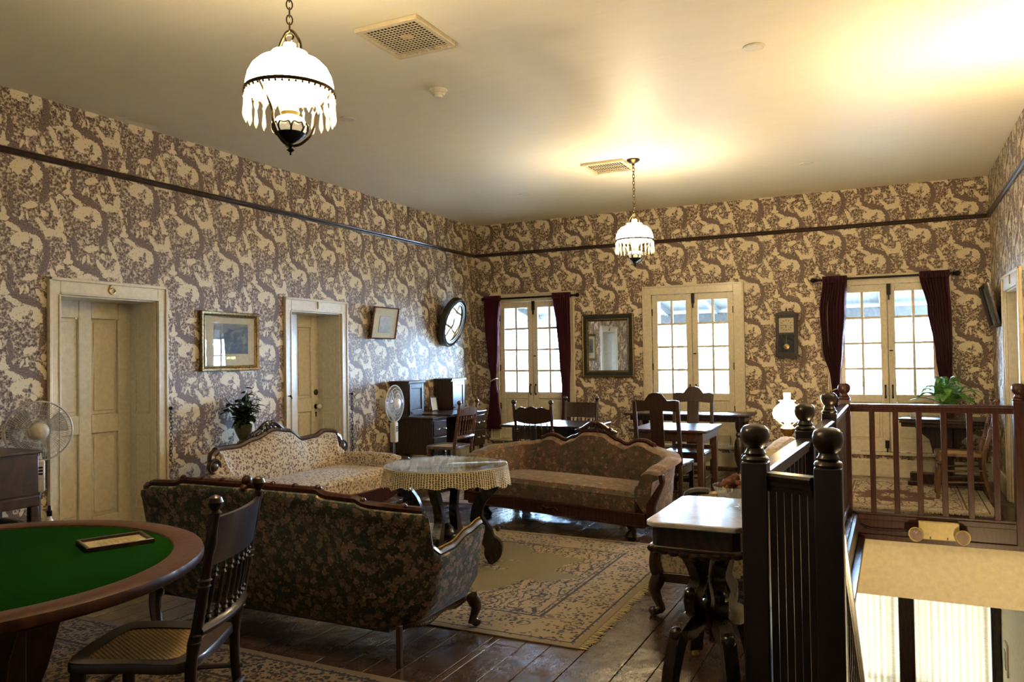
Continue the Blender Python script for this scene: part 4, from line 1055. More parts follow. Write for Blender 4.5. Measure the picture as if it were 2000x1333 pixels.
# marble topped parlour table by the newel posts
def mk_marble():
    n = NT('white_marble'); p = n.ob(); f = n.noise(p, 5, 6, .6, 1.5); n.pbr(n.ramp(f, [(.45, (.74,.72,.68)), (.53, (.60,.58,.55)), (.58, (.76,.74,.70))]), 0.14, spec=.9, coat=.7); return n.mat
MAT['marble'] = mk_marble()
t = thing('marble_table', 'ornate parlour table with white marble top beside the newel posts', 'table', (4.80, -6.56, 0), 0)
def chamf(a, b, c): return [(-a+c,-b),(a-c,-b),(a,-b+c),(a,b-c),(a-c,b),(-a+c,b),(-a,b-c),(-a,-b+c)]
F = lambda u, v, q: (u, v, q)
obj('marble_top', G().prism(chamf(.205, .335, .035), .728, .752, F), MAT['marble'], t, bevel=.006)
obj('apron', G().prism(chamf(.185, .315, .03), .635, .728, F).prism(chamf(.195, .325, .03), .635, .650, F), MAT['mahog'], t, bevel=.005)
dr = G()
for k in range(9):
    x = -.20+.4*k/8
    dr.ball((x*.86, 0, .636-.020*(1-abs(k-4)/4)), .023, 8, 6, (1.2,.45,.8))
for y in (-.315, .315): obj('apron_carving', G().join(dr, Matrix.Translation((0, y, 0))), MAT['mahog'], t)
lp = [(.20,.66),(.155,.60),(.10,.52),(.085,.45),(.12,.38),(.10,.30),(.15,.265),(.21,.235),(.245,.15),(.27,.06),(.275,.035)]; lw = [.065,.06,.055,.05,.055,.075,.095,.06,.05,.045,.04]
for sx in (-1, 1):
    for sy in (-1, 1):
        a = math.atan2(sy*.90, sx*.50)
        g = scroll_leg(lp, lw, .06, a); c, s = math.cos(a), math.sin(a)
        g.ball((.135*c, .135*s, .40), .032, 8, 6).ball((.225*c, .225*s, .245), .034, 10, 8)
        lg = obj('leg', g, MAT['black_wood'], t, bevel=.006)
        obj('caster', G().lathe([(0,0),(.016,.002),(.018,.012),(.012,.022),(.008,.035),(0,.036)], (.274*c, .274*s, 0), 10), MAT['brass'], lg)
obj('centre_urn', G().lathe([(0,.16),(.014,.17),(.01,.19),(.03,.205),(.075,.25),(.085,.30),(.05,.345),(.02,.36),(.036,.39),(.032,.415),(.012,.44),(.016,.455),(0,.475)], n=16), MAT['black_wood'], t)
# glass bowl of dried flowers
t = thing('glass_bowl', 'cut glass bowl of dried flowers on the marble table', 'bowl', (4.90, -6.50, .7525))
bw = [(.0,.004),(.042,.004),(.046,.0),(.050,.004),(.062,.03),(.080,.07),(.098,.105),(.100,.108),(.094,.106),(.074,.07),(.056,.034),(.036,.014),(0,.012)]
g = G().lathe(bw, n=32); g.v = [(x*(1+.035*math.cos(12*math.atan2(y, x))), y*(1+.035*math.cos(12*math.atan2(y, x))), z) for x, y, z in g.v]
obj('bowl', g, glassy('cut_glass', (.92,.93,.92), .22, .05), t)
MAT['petal'] = plain('dried_petals', (.22, .075, .03), .8, bsc=12, var=.5)
r = random.Random(4)
for k in range(16):
    a = r.uniform(0, 2*PI); rr = r.uniform(0, .06); M = Matrix.Rotation(r.uniform(0,6), 3, 'Z') @ Matrix.Rotation(r.uniform(-.8,.8), 3, 'X')
    g = G().surf(lambda u, v: M @ Vector(((u-.5)*.05*math.sin(PI*min(1,v+.08)), (v-.5)*.075, .016*math.cos(PI*(u-.5))+.012*math.sin(v*5))), 5, 7)
    o = obj('dried_petal', g, MAT['petal'], t, loc=(rr*math.cos(a), rr*math.sin(a), .085+r.uniform(0, .04)))
    s_ = o.modifiers.new('solid', 'SOLIDIFY'); s_.thickness = .002

def plain_table(name, label, x0, x1, y0, y1, zt, mat, leg, ap=.09, over=.05, taper=.7, lab='table'):
    cx, cy = (x0+x1)/2, (y0+y1)/2; a, b = (x1-x0)/2, (y1-y0)/2
    t = thing(name, label, 'table', (cx, cy, 0))
    obj('table_top', G().box(-a, a, -b, b, zt-.028, zt), mat, t, bevel=.008)
    g = G(); e = over
    g.box(-a+e, a-e, -b+e, -b+e+.02, zt-.028-ap, zt-.028).box(-a+e, a-e, b-e-.02, b-e, zt-.028-ap, zt-.028).box(-a+e, -a+e+.02, -b+e+.02, b-e-.02, zt-.028-ap, zt-.028).box(a-e-.02, a-e, -b+e+.02, b-e-.02, zt-.028-ap, zt-.028)
    obj('apron', g, mat, t, bevel=.003)
    for sx in (-1, 1):
        for sy in (-1, 1):
            if leg == 'square':
                px, py = sx*(a-e-.03), sy*(b-e-.03); h = zt-.028; s0, s1 = .030, .030*taper
                g = G().add([(px-s1,py-s1,0),(px+s1,py-s1,0),(px+s1,py+s1,0),(px-s1,py+s1,0),(px-s0,py-s0,h),(px+s0,py-s0,h),(px+s0,py+s0,h),(px-s0,py+s0,h)], [(0,3,2,1),(4,5,6,7),(0,1,5,4),(1,2,6,5),(2,3,7,6),(3,0,4,7)])
                obj('leg', g, mat, t, bevel=.003)
            else:
                pr = [(0,0),(.030,.0),(.036,.03),(.022,.06),(.030,.09),(.026,.14),(.05,.22),(.062,.30),(.062,.38),(.050,.45),(.028,.49),(.044,.52),(.026,.55),(.044,.60),(.044,zt-.028),(0,zt-.028)]
                obj('leg', G().lathe(pr, (sx*(a-e-.07), sy*(b-e-.04), 0), 18), mat, t)
    return t
plain_table('side_table', 'dark table with glossy top before the corner window', 1.80, 2.80, -2.78, -2.08, .745, MAT['black_wood'], 'square', .13, .10)
t2 = plain_table('side_table', 'square wooden table with glossy top between two splat back chairs', 3.25, 3.985, -2.875, -2.11, .75, MAT['walnut'], 'square', .085, .04, .75)
t3 = plain_table('long_table', 'long dark table with bulbous turned legs under the middle window', 2.58, 4.06, -.98, -.40, .755, MAT['mahog'], 'turned', .06, .06)
obj('foot_rail', G().box(-.62, .62, -.03, .03, .07, .12), MAT['mahog'], t3, bevel=.004)

# poker table
t = thing('card_table', 'round card table with green felt top and oak rim', 'table', (2.66, -8.52, .0066))
obj('rim', G().lathe([(.66,.728),(.672,.748),(.685,.752),(.760,.752),(.774,.746),(.779,.732),(.776,.716),(.762,.706),(.66,.704),(.66,.728)], n=96), MAT['oak'], t)
def mk_felt():
    n = NT('green_felt'); f = n.noise(n.ob(), 180, 3, .7); g2 = n.noise(n.ob(), 3, 3); c = n.mix(n.step(g2, .4, .7), n.ramp(f, [(.3,(.0022,.021,.0010)),(.7,(.005,.040,.002))]), (.003,.026,.0012))
    n.pbr(c, .95, nrm=n.bump(f, .3, .003), spec=.02); return n.mat
MAT['felt'] = mk_felt()
obj('felt_top', G().lathe([(0,.705),(.661,.705),(.668,.742),(.66,.745),(0,.745)], n=96), MAT['felt'], t)
obj('apron', G().lathe([(.50,.63),(.52,.63),(.52,.706),(.50,.706),(.50,.63)], n=64), MAT['walnut'], t)
pc = G().box(-.14, .14, -.14, .14, .12, .64).box(-.19, .19, -.19, .19, .56, .64).box(-.18, .18, -.18, .18, .10, .17)
obj('pedestal', pc, MAT['walnut'], t, bevel=.008)
for k in range(4):
    a = k*PI/2+.58+PI/4
    obj('foot', scroll_leg([(.10,.17),(.25,.12),(.40,.07),(.47,.035)], [.14,.10,.08,.07], .10, a), MAT['walnut'], t, bevel=.006)
    br = [(.14,.18),(.20,.20),(.26,.34),(.30,.48),(.38,.60),(.38,.64),(.14,.64)]; cs, sn = math.cos(a), math.sin(a)
    obj('bracket', G().prism(br, -.045, .045, lambda u, v, q: (u*cs-q*sn, u*sn+q*cs, v)), MAT['walnut'], t, bevel=.005)
# framed notice lying on the felt
t = thing('framed_notice', 'small framed paper lying flat on the green felt', 'frame', (2.842, -8.066, .7522), .05)
a_, b_ = .092, .118
fr = frame_box(2*a_, 2*b_, .014, .018, [(0,0),(0,.016),(.003,.018),(.012,.016),(.014,.004)]); fr.xf(Matrix.Rotation(-PI/2, 4, 'X'))
obj('frame', fr, MAT['walnut'], t)
MAT['paper'] = plain('aged_paper', (.62, .50, .26), .6)
pp = obj('paper', G().box(-a_+.012, a_-.012, -b_+.012, b_-.012, .001, .006), MAT['paper'], t)
for k in range(6): obj('text_line', G().box(-.045, .045-.02*(k % 2), -.055+k*.02, -.051+k*.02, .0058, .0066), MAT['brass'], pp)
obj('glass', G().box(-a_+.012, a_-.012, -b_+.012, b_-.012, .010, .012), MAT['picglass'], t)
t.rotation_euler = (0, 0, -.42)
# ------------------------------------------------------------------ chairs
def mk_cane():
    n = NT('woven_cane'); p = n.ob(); o = n.sep(p); k = 2*PI/.020
    gx = n.m('SINE', n.m('MULTIPLY', o[0], k)); gy = n.m('SINE', n.m('MULTIPLY', o[1], k))
    hole = n.step(n.m('MULTIPLY', n.m('ADD', gx, 0.), n.m('ADD', gy, 0.)), .42, .62)
    b = n.pbr((.46, .29, .11), .5, link=False, nrm=n.bump(n.m('MULTIPLY', gx, gy), .5, .004)); tr = n.nd('ShaderNodeBsdfTransparent')
    return n.fin(n.mixs(hole, b, tr.outputs[0]))
MAT['cane'] = mk_cane()
TURN = [(0,.5),(.06,.9),(.12,.75),(.2,1.0),(.45,1.15),(.7,1.0),(.78,.7),(.82,1.25),(.86,.7),(.9,1.2),(1,1.1)]
def turned(g, a, b, r, n=8, prof=TURN):
    a, b = Vector(a), Vector(b); ks = [k for k, _ in prof]
    return g.tube([a.lerp(b, k) for k in ks], [r*s for _, s in prof], n)
BEAD = [(0,.8),(.10,.8),(.14,1.7),(.18,.8),(.22,1.6),(.26,.7),(.5,1.15),(.72,.7),(.76,1.6),(.80,.8),(.84,1.6),(.88,.8),(1,.8)]
def spindle_chair(name, label, loc, rz, mat, w=.42, d=.40, h=1.0, crest_t='scallop', seat='cane', nsp=6, crest_h=.15, group=None, lean=.115, finial=True):
    t = thing(name, label, 'chair', loc, rz, group); zs = .45; a, b = w/2, d/2
    pb = lambda z: b + lean*max(0, z-.42)/(h-.42)          # back line y at height z
    aw = lambda z: a*.92 + .012*max(0, z-.42)/(h-.42)
    for s in (-1, 1):
        ks = [(0, b+.06), (.22, b+.01), (.42, pb(.42)), (.60, pb(.60)), (.80, pb(.80)), (h-.055, pb(h-.055))]
        pts = cr([(s*aw(z), y, z) for z, y in ks], 4); N = len(pts)
        rr = [.0185 + (.004 if abs(p.z-.50) < .03 or abs(p.z-.86) < .02 else 0) - .003*(p.z > .75) for p in pts]
        g = G().tube(pts, rr, 10)
        for z in (.515, .54, .70, .72): g.lathe([(.017,-.006),(.0235,0),(.017,.006)], (s*aw(z), pb(z), z), 10)
        p = obj('back_post', g, mat, t)
        if finial:
            z = h-.06; obj('finial', G().lathe([(.012,0),(.020,.006),(.012,.014),(.020,.024),(.026,.040),(.020,.056),(.006,.064),(0,.065)], (s*aw(z), pb(z), z), 12), mat, p)
    zc1 = h-.07; zc0 = zc1-crest_h; N = 24; top = []; bot = []
    for k in range(N+1):
        u = -1+2*k/N; x = u*(aw(zc1)-.012)
        if crest_t == 'scallop': tz = zc1-.02+.022*math.cos(u*PI*.5)*1 + (.008*math.cos(u*3.2*PI) if abs(u) < .95 else 0)
        elif crest_t == 'arch': tz = zc1-.035+.04*math.cos(u*PI/2)
        else: tz = zc1
        bz = zc0 + (.030*abs(u)**2.2 if crest_t == 'scallop' else .0)
        top.append((x, tz)); bot.append((x, bz))
    curve = lambda x: .030*(1-(x/a)**2)
    cg = G(); vs = []; n2 = N+1
    for th in (-.009, .009):
        for row in (top, bot):
            for x, z in row: vs.append((x, pb(z)+curve(x)+th, z))
    fs = []
    for k in range(N):
        fs += [(k, k+1, n2+k+1, n2+k), (2*n2+k+1, 2*n2+k, 3*n2+k, 3*n2+k+1), (k+1, k, 2*n2+k, 2*n2+k+1), (n2+k, n2+k+1, 3*n2+k+1, 3*n2+k)]
    fs += [(0, n2, 3*n2, 2*n2), (N, 2*n2+N, 3*n2+N, n2+N)]
    obj('crest_board', cg.add(vs, fs), mat, t)
    zl = .555; lb = G()
    lb.tube([(x, pb(zl)+curve(x), zl) for x in [aw(zl)*(-1+2*k/12) for k in range(13)]], .016, 8, flat=1.5); obj('lower_back_rail', lb, mat, t)
    for k in range(nsp):
        x = (aw(.7)-.045)*(-1+2*k/(nsp-1)); obj('spindle', turned(G(), (x, pb(zl)+curve(x), zl), (x, pb(zc0)+curve(x), zc0+.012), .0075, 7, BEAD), mat, t)
    def seat_out(k): return [(-a*.9*k, b*k), (a*.9*k, b*k), (a*1.0*k, 0), (a*1.0*k, -b*.75*k), (a*.8*k, -b*k), (0, -b*1.06*k), (-a*.8*k, -b*k), (-a*1.0*k, -b*.75*k), (-a*1.0*k, 0)]
    so = [tuple(p) for p in cr([(*p, 0) for p in seat_out(1)]+[(*seat_out(1)[0], 0)], 4)][:-1]; si = [(p[0]*.72, p[1]*.74-.01) for p in so]
    n = len(so); g = G(); vs = []
    for out, z in ((so, zs-.03), (so, zs-.004), ([(p[0]*.985, p[1]*.985) for p in so], zs+.002), (si, zs-.004), (si, zs-.03)): vs += [(p[0], p[1], z) for p in out]
    fs = [(i*n+k, i*n+(k+1) % n, ((i+1) % 5)*n+(k+1) % n, ((i+1) % 5)*n+k) for i in range(5) for k in range(n)]
    obj('seat_frame', g.add(vs, fs), mat, t)
    if seat == 'cane': obj('cane_panel', G().prism([(p[0]*1.02, p[1]*1.02) for p in si], zs-.011, zs-.008, lambda u, v, q: (u, v, q)), MAT['cane'], t, flat=True)
    else: obj('seat_panel', G().prism([(p[0]*1.02, p[1]*1.02) for p in si], zs-.02, zs-.003, lambda u, v, q: (u, v, q)), mat, t)
    for s in (-1, 1):
        obj('leg', turned(G(), (s*a*.92, -b*.98, 0), (s*a*.80, -b*.84, zs-.028), .021, 10), mat, t)
        for z in (.16, .27): obj('stretcher', G().tube([(s*a*.885, -b*.93, z), (s*a*.92, 0, z+.01), (s*aw(0), b+.03, z+.02)], [.008,.012,.008], 7), mat, t)
    for z in (.19, .30): obj('stretcher', turned(G(), (-a*.87, -b*.92, z), (a*.87, -b*.92, z), .0105, 7, [(0,.8),(.3,1),(.4,1.5),(.5,1.2),(.6,1.5),(.7,1),(1,.8)]), mat, t)
    obj('stretcher', G().tube([(-aw(0), b+.025, .24), (aw(0), b+.025, .24)], .010, 7), mat, t)
    return t
# local front is -y
spindle_chair('spindle_chair', 'dark spindle back chair with cane seat at the card table', (3.19, -8.17, .013), math.atan2(-.42, -.90)+PI/2, MAT['chair_dark'], .42, .42, .995, 'plain', 'cane', 7, .16, lean=.10)
spindle_chair('spindle_chair', 'dark chair with scalloped crest in front of the corner window table', (2.29, -2.72, 0), PI, MAT['chair_dark'], .42, .40, 1.02, 'scallop', 'wood', 6, .17, lean=.10)
spindle_chair('spindle_chair', 'dark pressed back chair behind the corner window table', (2.30, -1.95, 0), 0, MAT['chair_dark'], .40, .40, .99, 'plain', 'wood', 7, .17, lean=.08)
spindle_chair('desk_chair', 'golden wood spindle chair pulled up to the dark desk', (.90, -2.32, 0), -PI/2, MAT['chair_oak'], .42, .38, .97, 'arch', 'cane', 7, .10, lean=.09)
spindle_chair('spindle_chair', 'light wood chair seen from the side beyond the far railing', (6.10, -1.24, .010), -PI/2, MAT['chair_oak'], .40, .40, .98, 'arch', 'cane', 6, .10, lean=.13)
def splat_chair(label, loc, rz, group):
    t = thing('splat_back_chair', label, 'chair', loc, rz, group); m = MAT['chair_dark']; a, b = .20, .20; h = 1.05
    py = lambda z: b + .08*max(0, z-.45)/.6
    for s in (-1, 1):
        obj('back_post', G().bar((s*a, b+.05, 0), (s*a, b, .45), .036, .036, (0,1,0)).bar((s*a, b, .44), (s*a, py(h-.02), h-.02), .036, .032, (0,1,0)), m, t, bevel=.004)
        obj('leg', G().bar((s*a, -b, 0), (s*a, -b, .43), .040, .040, (0,1,0)), m, t, bevel=.004)
        obj('stretcher', G().box(s*a-.010, s*a+.010, -b, b+.03, .16, .19), m, t, bevel=.003)
    out = [(-a-.018,h-.115),(-a-.018,h-.015),(-a+.02,h-.005),(-.105,h-.01),(-.09,h+.012),(-.06,h+.048),(-.02,h+.062),(.02,h+.062),(.06,h+.048),(.09,h+.012),(.105,h-.01),(a-.02,h-.005),(a+.018,h-.015),(a+.018,h-.115),(.09,h-.105),(-.09,h-.105)]
    obj('crest_rail', G().prism(out, -.011, .011, lambda u, v, q: (u, py(v)+q, v)), m, t, bevel=.005)
    obj('splat', G().add([(x, py(z)+q, z) for q in (-.007, .007) for x, z in ((-.062,.47),(.062,.47),(.062,h-.10),(-.062,h-.10))], [(0,1,2,3),(7,6,5,4),(0,4,5,1),(1,5,6,2),(2,6,7,3),(3,7,4,0)]), m, t, bevel=.003)
    obj('lower_back_rail', G().box(-a, a, b-.012, b+.015, .45, .50), m, t, bevel=.003)
    obj('seat', G().box(-a-.025, a+.025, -b-.025, b+.012, .43, .462), m, t, bevel=.012)
    obj('seat_rail', G().box(-a, a, -b-.015, -b+.015, .36, .43).box(-a-.014, -a+.014, -b, b, .36, .43).box(a-.014, a+.014, -b, b, .36, .43), m, t)
    obj('stretcher', G().box(-a, a, -.012, .012, .165, .185), m, t); obj('stretcher', G().box(-a, a, -b-.01, -b+.01, .24, .28), m, t)
sg = 'tall chairs with a wide centre splat'
splat_chair('tall splat back chair with arched crest on the near side of the square table', (3.60, -2.89, 0), PI, sg)
splat_chair('tall splat back chair with arched crest beyond the square table', (3.60, -1.98, 0), 0, sg)

# ------------------------------------------------------------------ writing desk
t = thing('writing_desk', 'dark pedestal desk with two tall cupboards in the left corner', 'desk', (0, -1.56, 0)); m = MAT['mahog']
X0, X1 = .035, .62; MAT['nickel'] = plain('nickel_pull', (.9, .9, .9), .18, 1.0)
obj('desk_top', G().box(X0, X1+.02, -.68, .68, .725, .752).box(X0, .70, -.36, .36, .752, .765), m, t, bevel=.006)
for s, y0, y1 in ((-1, -.66, -.33), (1, .34, .66)):
    p = obj('pedestal', G().box(X0, X1, y0, y1, .30, .725), m, t, bevel=.004)
    for z0, z1 in ((.525, .70), (.33, .505)):
        dr = obj('drawer', G().box(X1, X1+.012, y0+.02, y1-.02, z0, z1), m, p, bevel=.004)
        # a drawer's pulls are joined to it
    for z in (.612, .418):
        for yy in (y0+.09, y1-.09):
            obj('drawer_pull', G().tube(cr([(X1+.012, yy-.022, z), (X1+.034, yy-.018, z-.008), (X1+.036, yy+.018, z-.008), (X1+.012, yy+.022, z)], 4), .006, 7).ball((X1+.03, yy-.02, z-.004), .009, 8, 6).ball((X1+.03, yy+.02, z-.004), .009, 8, 6), MAT['nickel'], p)
    for lx in (X0+.04, X1-.04):
        for ly in (y0+.04, y1-.04): obj('leg', G().lathe([(0,0),(.018,.002),(.024,.03),(.016,.06),(.028,.12),(.022,.2),(.03,.26),(.03,.30),(0,.30)], (lx, ly, 0), 12), m, t)
obj('kneehole_back', G().box(X0, X0+.02, -.33, .34, .45, .725), m, t)
for s, y0, y1 in ((-1, -.67, -.33), (1, .35, .69)):
    c = obj('cupboard', G().box(X0, .29, y0, y1, .752, 1.155), m, t, bevel=.003)
    obj('cornice', G().box(X0-.01, .315, y0-.02, y1+.02, 1.155, 1.182), m, c, bevel=.005)
    obj('cupboard_door', G().box(.29, .305, y0+.015, y0+.06, .77, 1.145).box(.29, .305, y1-.06, y1-.015, .77, 1.145).box(.29, .305, y0+.06, y1-.06, .77, .83).box(.29, .305, y0+.06, y1-.06, 1.09, 1.145).box(.29, .296, y0+.06, y1-.06, .83, 1.09), m, c, bevel=.004)
    obj('door_pull', G().ball((.315, y0+.05, .80), .010, 8, 6), MAT['steel'], c)
t = thing('framed_card', 'small framed card standing on the desk between the cupboards', 'frame', (.17, -1.44, .766), PI/2-.2)
t.rotation_euler = (-.15, 0, PI/2-.15)
obj('frame', frame_box(.13, .19, .014, .014, [(0,0),(0,.012),(.004,.014),(.014,.010),(.014,.002)]).xf(Matrix.Translation((0,0,.096))), MAT['black_wood'], t)
obj('card', G().box(-.055, .055, -.008, -.004, .012, .18), MAT['paper'], t)
obj('easel_foot', G().bar((0,.0,.12), (0,.055,.012), .03, .005), MAT['black_wood'], t)

# ------------------------------------------------------------------ pedestal fans
def mk_blade():
    n = NT('fan_blade_plastic'); b = n.pbr((.48, .46, .42), .35, link=False); tr = n.nd('ShaderNodeBsdfTransparent'); tr.inputs[0].default_value = (.9,.9,.9,1)
    return n.fin(n.mixs(.62, b, tr.outputs[0]))
MAT['blade'] = mk_blade(); MAT['fan_wire'] = plain('fan_grille_wire', (.56, .54, .50), .35)
MAT['fan_white'] = plain('fan_body', (.66, .61, .50), .4)
def fan(label, loc, rz, zc, R, lean=0., colx=0):
    t = thing('pedestal_fan', label, 'fan', loc, rz)                    # faces local -y
    obj('base', G().lathe([(0,0),(.145,0),(.15,.012),(.14,.025),(.05,.04),(.03,.06),(0,.06)], n=32), MAT['fan_white'], t)
    obj('pole', G().tube([(0,0,.05),(0,0,zc-.34)], .014, 10).tube([(0,0,zc-.34),(0,0,zc-.14)], .011, 10), MAT['steel'], t)
    cb = obj('control_box', G().box(-.036, .036, -.035, .035, zc-.42, zc-.20), MAT['fan_white'], t, bevel=.012)
    for k in range(3): obj('button', G().box(-.020, .020, -.040, -.034, zc-.30+k*.022, zc-.288+k*.022), MAT['iron'], cb)
    obj('motor', G().lathe([(.03,.16),(.06,.15),(.072,.11),(.072,.05),(.04,.035),(0,.035)], (0,0,zc), 20, Matrix.Rotation(-PI/2, 3, 'X')).tube([(0,.09,zc-.05),(0,.02,zc-.14),(0,0,zc-.2)], .02, 8), MAT['fan_white'], t)
    gr = G(); pr = lambda r: .045*math.sqrt(max(0, 1-(r/R)**2))
    for sgn in (-1, 1):
        for rr in (1.0, .86, .7, .54, .38): gr.tube([(R*rr*math.cos(a*PI/24), sgn*pr(R*rr)-.01, zc+R*rr*math.sin(a*PI/24)) for a in range(48)], .0013, 4, closed=True)
        for k in range(72):
            a = 2*PI*k/72; gr.tube([(R*q*math.cos(a+.25*(1-q)), sgn*pr(R*q)-.01, zc+R*q*math.sin(a+.25*(1-q))) for q in (.28,.5,.72,.88,.97,1)], .0011, 3)
    obj('grille', gr, MAT['fan_wire'], t)
    obj('rim_band', G().tube([(R*math.cos(a*PI/24), -.01, zc+R*math.sin(a*PI/24)) for a in range(48)], .006, 6, closed=True), MAT['fan_wire'], t)
    obj('hub_cap', G().lathe([(0,.072),(.03,.068),(.055,.056),(.062,.042),(.062,.03),(0,.03)], (0,0,zc), 24, Matrix.Rotation(PI/2, 3, 'X')), MAT['fan_white'], t)
    for k in range(3):
        a0 = 2*PI*k/3+.4
        def fn(u, v):
            r = .035+(R*.88-.035)*u; wdt = (.30+.85*u*(1.4-u))*1.25; a = a0+(v-.5)*wdt
            return (r*math.cos(a), .012*math.sin((v-.5)*2)*1.6-.005, zc+r*math.sin(a))
        b = obj('blade', G().surf(fn, 9, 9), MAT['blade'], t); q = b.modifiers.new('solid', 'SOLIDIFY'); q.thickness = .003
    obj('spindle', G().tube([(0,.045,zc),(0,-.035,zc)], .012, 8), MAT['fan_white'], t)
fan('white pedestal fan standing at the near end of the desk', (.66, -3.06, 0), PI/2+.10, .965, .20)
fan('white pedestal fan behind the dark cabinet at the far left', (.215, -6.69, 0), PI/2-.45, .985, .205)

# ------------------------------------------------------------------ cabinet, bin, bottle at far left
t = thing('cabinet', 'low dark wooden cabinet on legs at the left edge', 'cabinet', (.27, -7.445, 0))
obj('body', G().box(-.22, .22, -.58, .58, .52, .865), MAT['walnut'], t, bevel=.004)
obj('cabinet_top', G().box(-.235, .24, -.60, .60, .865, .885), MAT['walnut'], t, bevel=.005)
for y0, y1 in ((-.57,-.20),(-.19,.19),(.20,.57)):
    d_ = obj('cabinet_door', G().box(.22, .234, y0, y1, .60, .855), MAT['walnut'], t, bevel=.004)
obj('bottom_rail', G().box(.22, .236, -.58, .58, .525, .59), MAT['walnut'], t, bevel=.004)
for sx in (-1, 1):
    for sy in (-1, 1): obj('leg', G().box(sx*.195-.025, sx*.195+.025, sy*.555-.025, sy*.555+.025, 0, .52), MAT['walnut'], t, bevel=.004)
MAT['black_plastic'] = plain('black_plastic', (.012, .012, .013), .22)
t = thing('black_bin', 'shiny black bin with lid under the dark cabinet', 'bin', (.36, -7.10, 0))
obj('bin_body', G().lathe([(0,0),(.14,0),(.165,.40),(.17,.41),(0,.41)], n=28), MAT['black_plastic'], t)
obj('lid', G().lathe([(.17,.40),(.185,.405),(.185,.425),(.16,.445),(.06,.465),(.02,.47),(.02,.485),(0,.486)], n=28), MAT['black_plastic'], t)
t = thing('white_bottle', 'white plastic bottle beside the black bin under the cabinet', 'bottle', (.50, -6.80, 0))
# stands on a small crate
obj('bottle_body', G().lathe([(0,0),(.03,0),(.033,.01),(.033,.36),(.028,.40),(.014,.43),(.014,.445),(0,.445)], n=20), MAT['white_plastic'], t)
obj('cap', G().lathe([(.016,.44),(.016,.475),(.010,.48),(.008,.51),(0,.51)], n=14), MAT['black_plastic'], t)

# ------------------------------------------------------------------ leafy plant in a vase behind the cream settee
MAT['leaf'] = plain('dark_leaf', (.030, .055, .022), .35, bsc=20, var=.4)
MAT['vase'] = plain('olive_vase', (.10, .10, .055), .3, coat=.4, var=.2)
t = thing('plant_stand', 'small round stand behind the cream settee', 'stand', (.155, -4.74, 0))
obj('stand_top', G().lathe([(0,.66),(.105,.66),(.112,.67),(.112,.685),(0,.685)], n=24), MAT['walnut'], t)
obj('stand_post', G().lathe([(0,.02),(.03,.02),(.02,.1),(.028,.3),(.018,.5),(.03,.64),(0,.66)], n=14), MAT['walnut'], t)
for k in range(3): a = k*2*PI/3; obj('foot', G().tube(cr([(0,0,.12),(.06*math.cos(a),.06*math.sin(a),.09),(.12*math.cos(a),.12*math.sin(a),.012)],4), .014, 7), MAT['walnut'], t)
t = thing('potted_plant', 'leafy dark green plant in olive vase behind the cream settee', 'plant', (.155, -4.74, .686))
obj('vase', G().lathe([(0,0),(.05,0),(.055,.015),(.035,.04),(.06,.09),(.078,.14),(.082,.18),(.075,.185),(.07,.17),(0,.16)], n=24), MAT['vase'], t)
def leaf_mesh(L, Wd, curl):
    g = G(); g.surf(lambda u, v: ((v-.5)*Wd*math.sin(PI*min(.999, u*.96+.03))**.8, L*u, curl*u*u + .15*Wd*abs(v-.5)*2), 6, 3); return g
LEAF = [mesh_of('leaf', leaf_mesh(.055, .028, -.015), MAT['leaf']), mesh_of('leaf', leaf_mesh(.045, .025, .01), MAT['leaf'])]
r = random.Random(9)
for k in range(24):
    a = r.uniform(0, 2*PI); sp = r.uniform(.03, .25); hh = r.uniform(.10, .27)*(1.2-sp*3.2)
    if math.cos(a) < 0: sp *= .7
    tip = Vector((sp*math.cos(a)*.8, sp*math.sin(a)*1.15, .20+hh*1.1-(.10 if k % 4 == 0 else 0))); st = cr([(0,0,.15), (tip.x*.4, tip.y*.4, .19+hh*.55), tuple(tip)], 4)
    sm = obj('stem', G().tube(st, .003, 5), MAT['leaf'], t)
    for j in range(9):
        p = st[min(len(st)-1, 2+int(j*.75))]; o = obj('leaf', LEAF[j % 2], None, sm, loc=p)
        o.rotation_euler = (r.uniform(-.7, .7), r.uniform(-.5, .5), r.uniform(0, 2*PI)); o.scale = [r.uniform(1.1, 1.9)]*3

# ------------------------------------------------------------------ fern, its table, small pot
t = thing('fern_table', 'small dark table with moulded edge holding the fern', 'table', (6.02, -.62, .0066), -.18)
obj('table_top', G().box(-.41, .41, -.26, .26, .715, .735).box(-.40, .40, -.25, .25, .685, .715).box(-.385, .385, -.235, .235, .645, .685), MAT['mahog'], t, bevel=.008)
obj('column', G().box(-.075, .075, -.06, .06, .14, .645), MAT['mahog'], t, bevel=.006)
obj('side_bracket', G().prism([(-.30,.645),(-.075,.645),(-.075,.30),(-.12,.36),(-.15,.50),(-.27,.60)], -.02, .02, lambda u, v, q: (u, q, v)), MAT['mahog'], t, bevel=.004)
obj('side_bracket', G().prism([(.30,.645),(.27,.60),(.15,.50),(.12,.36),(.075,.30),(.075,.645)], -.02, .02, lambda u, v, q: (u, q, v)), MAT['mahog'], t, bevel=.004)
obj('foot', G().box(-.34, .34, -.05, .05, .03, .14).box(-.36, -.24, -.07, .07, 0, .05).box(.24, .36, -.07, .07, 0, .05), MAT['mahog'], t, bevel=.006)
MAT['fern'] = plain('fern_green', (.13, .30, .04), .5, bsc=18, var=.35)
MAT['terracotta'] = plain('dark_pot', (.06, .025, .016), .4, var=.2)
t = thing('fern', 'arching green fern in a dark pot on the small table', 'plant', (6.05, -.60, .7426))
obj('pot', G().lathe([(0,0),(.055,0),(.075,.10),(.08,.105),(.08,.125),(.07,.125),(.065,.11),(0,.105)], n=22), MAT['terracotta'], t)
r = random.Random(21)
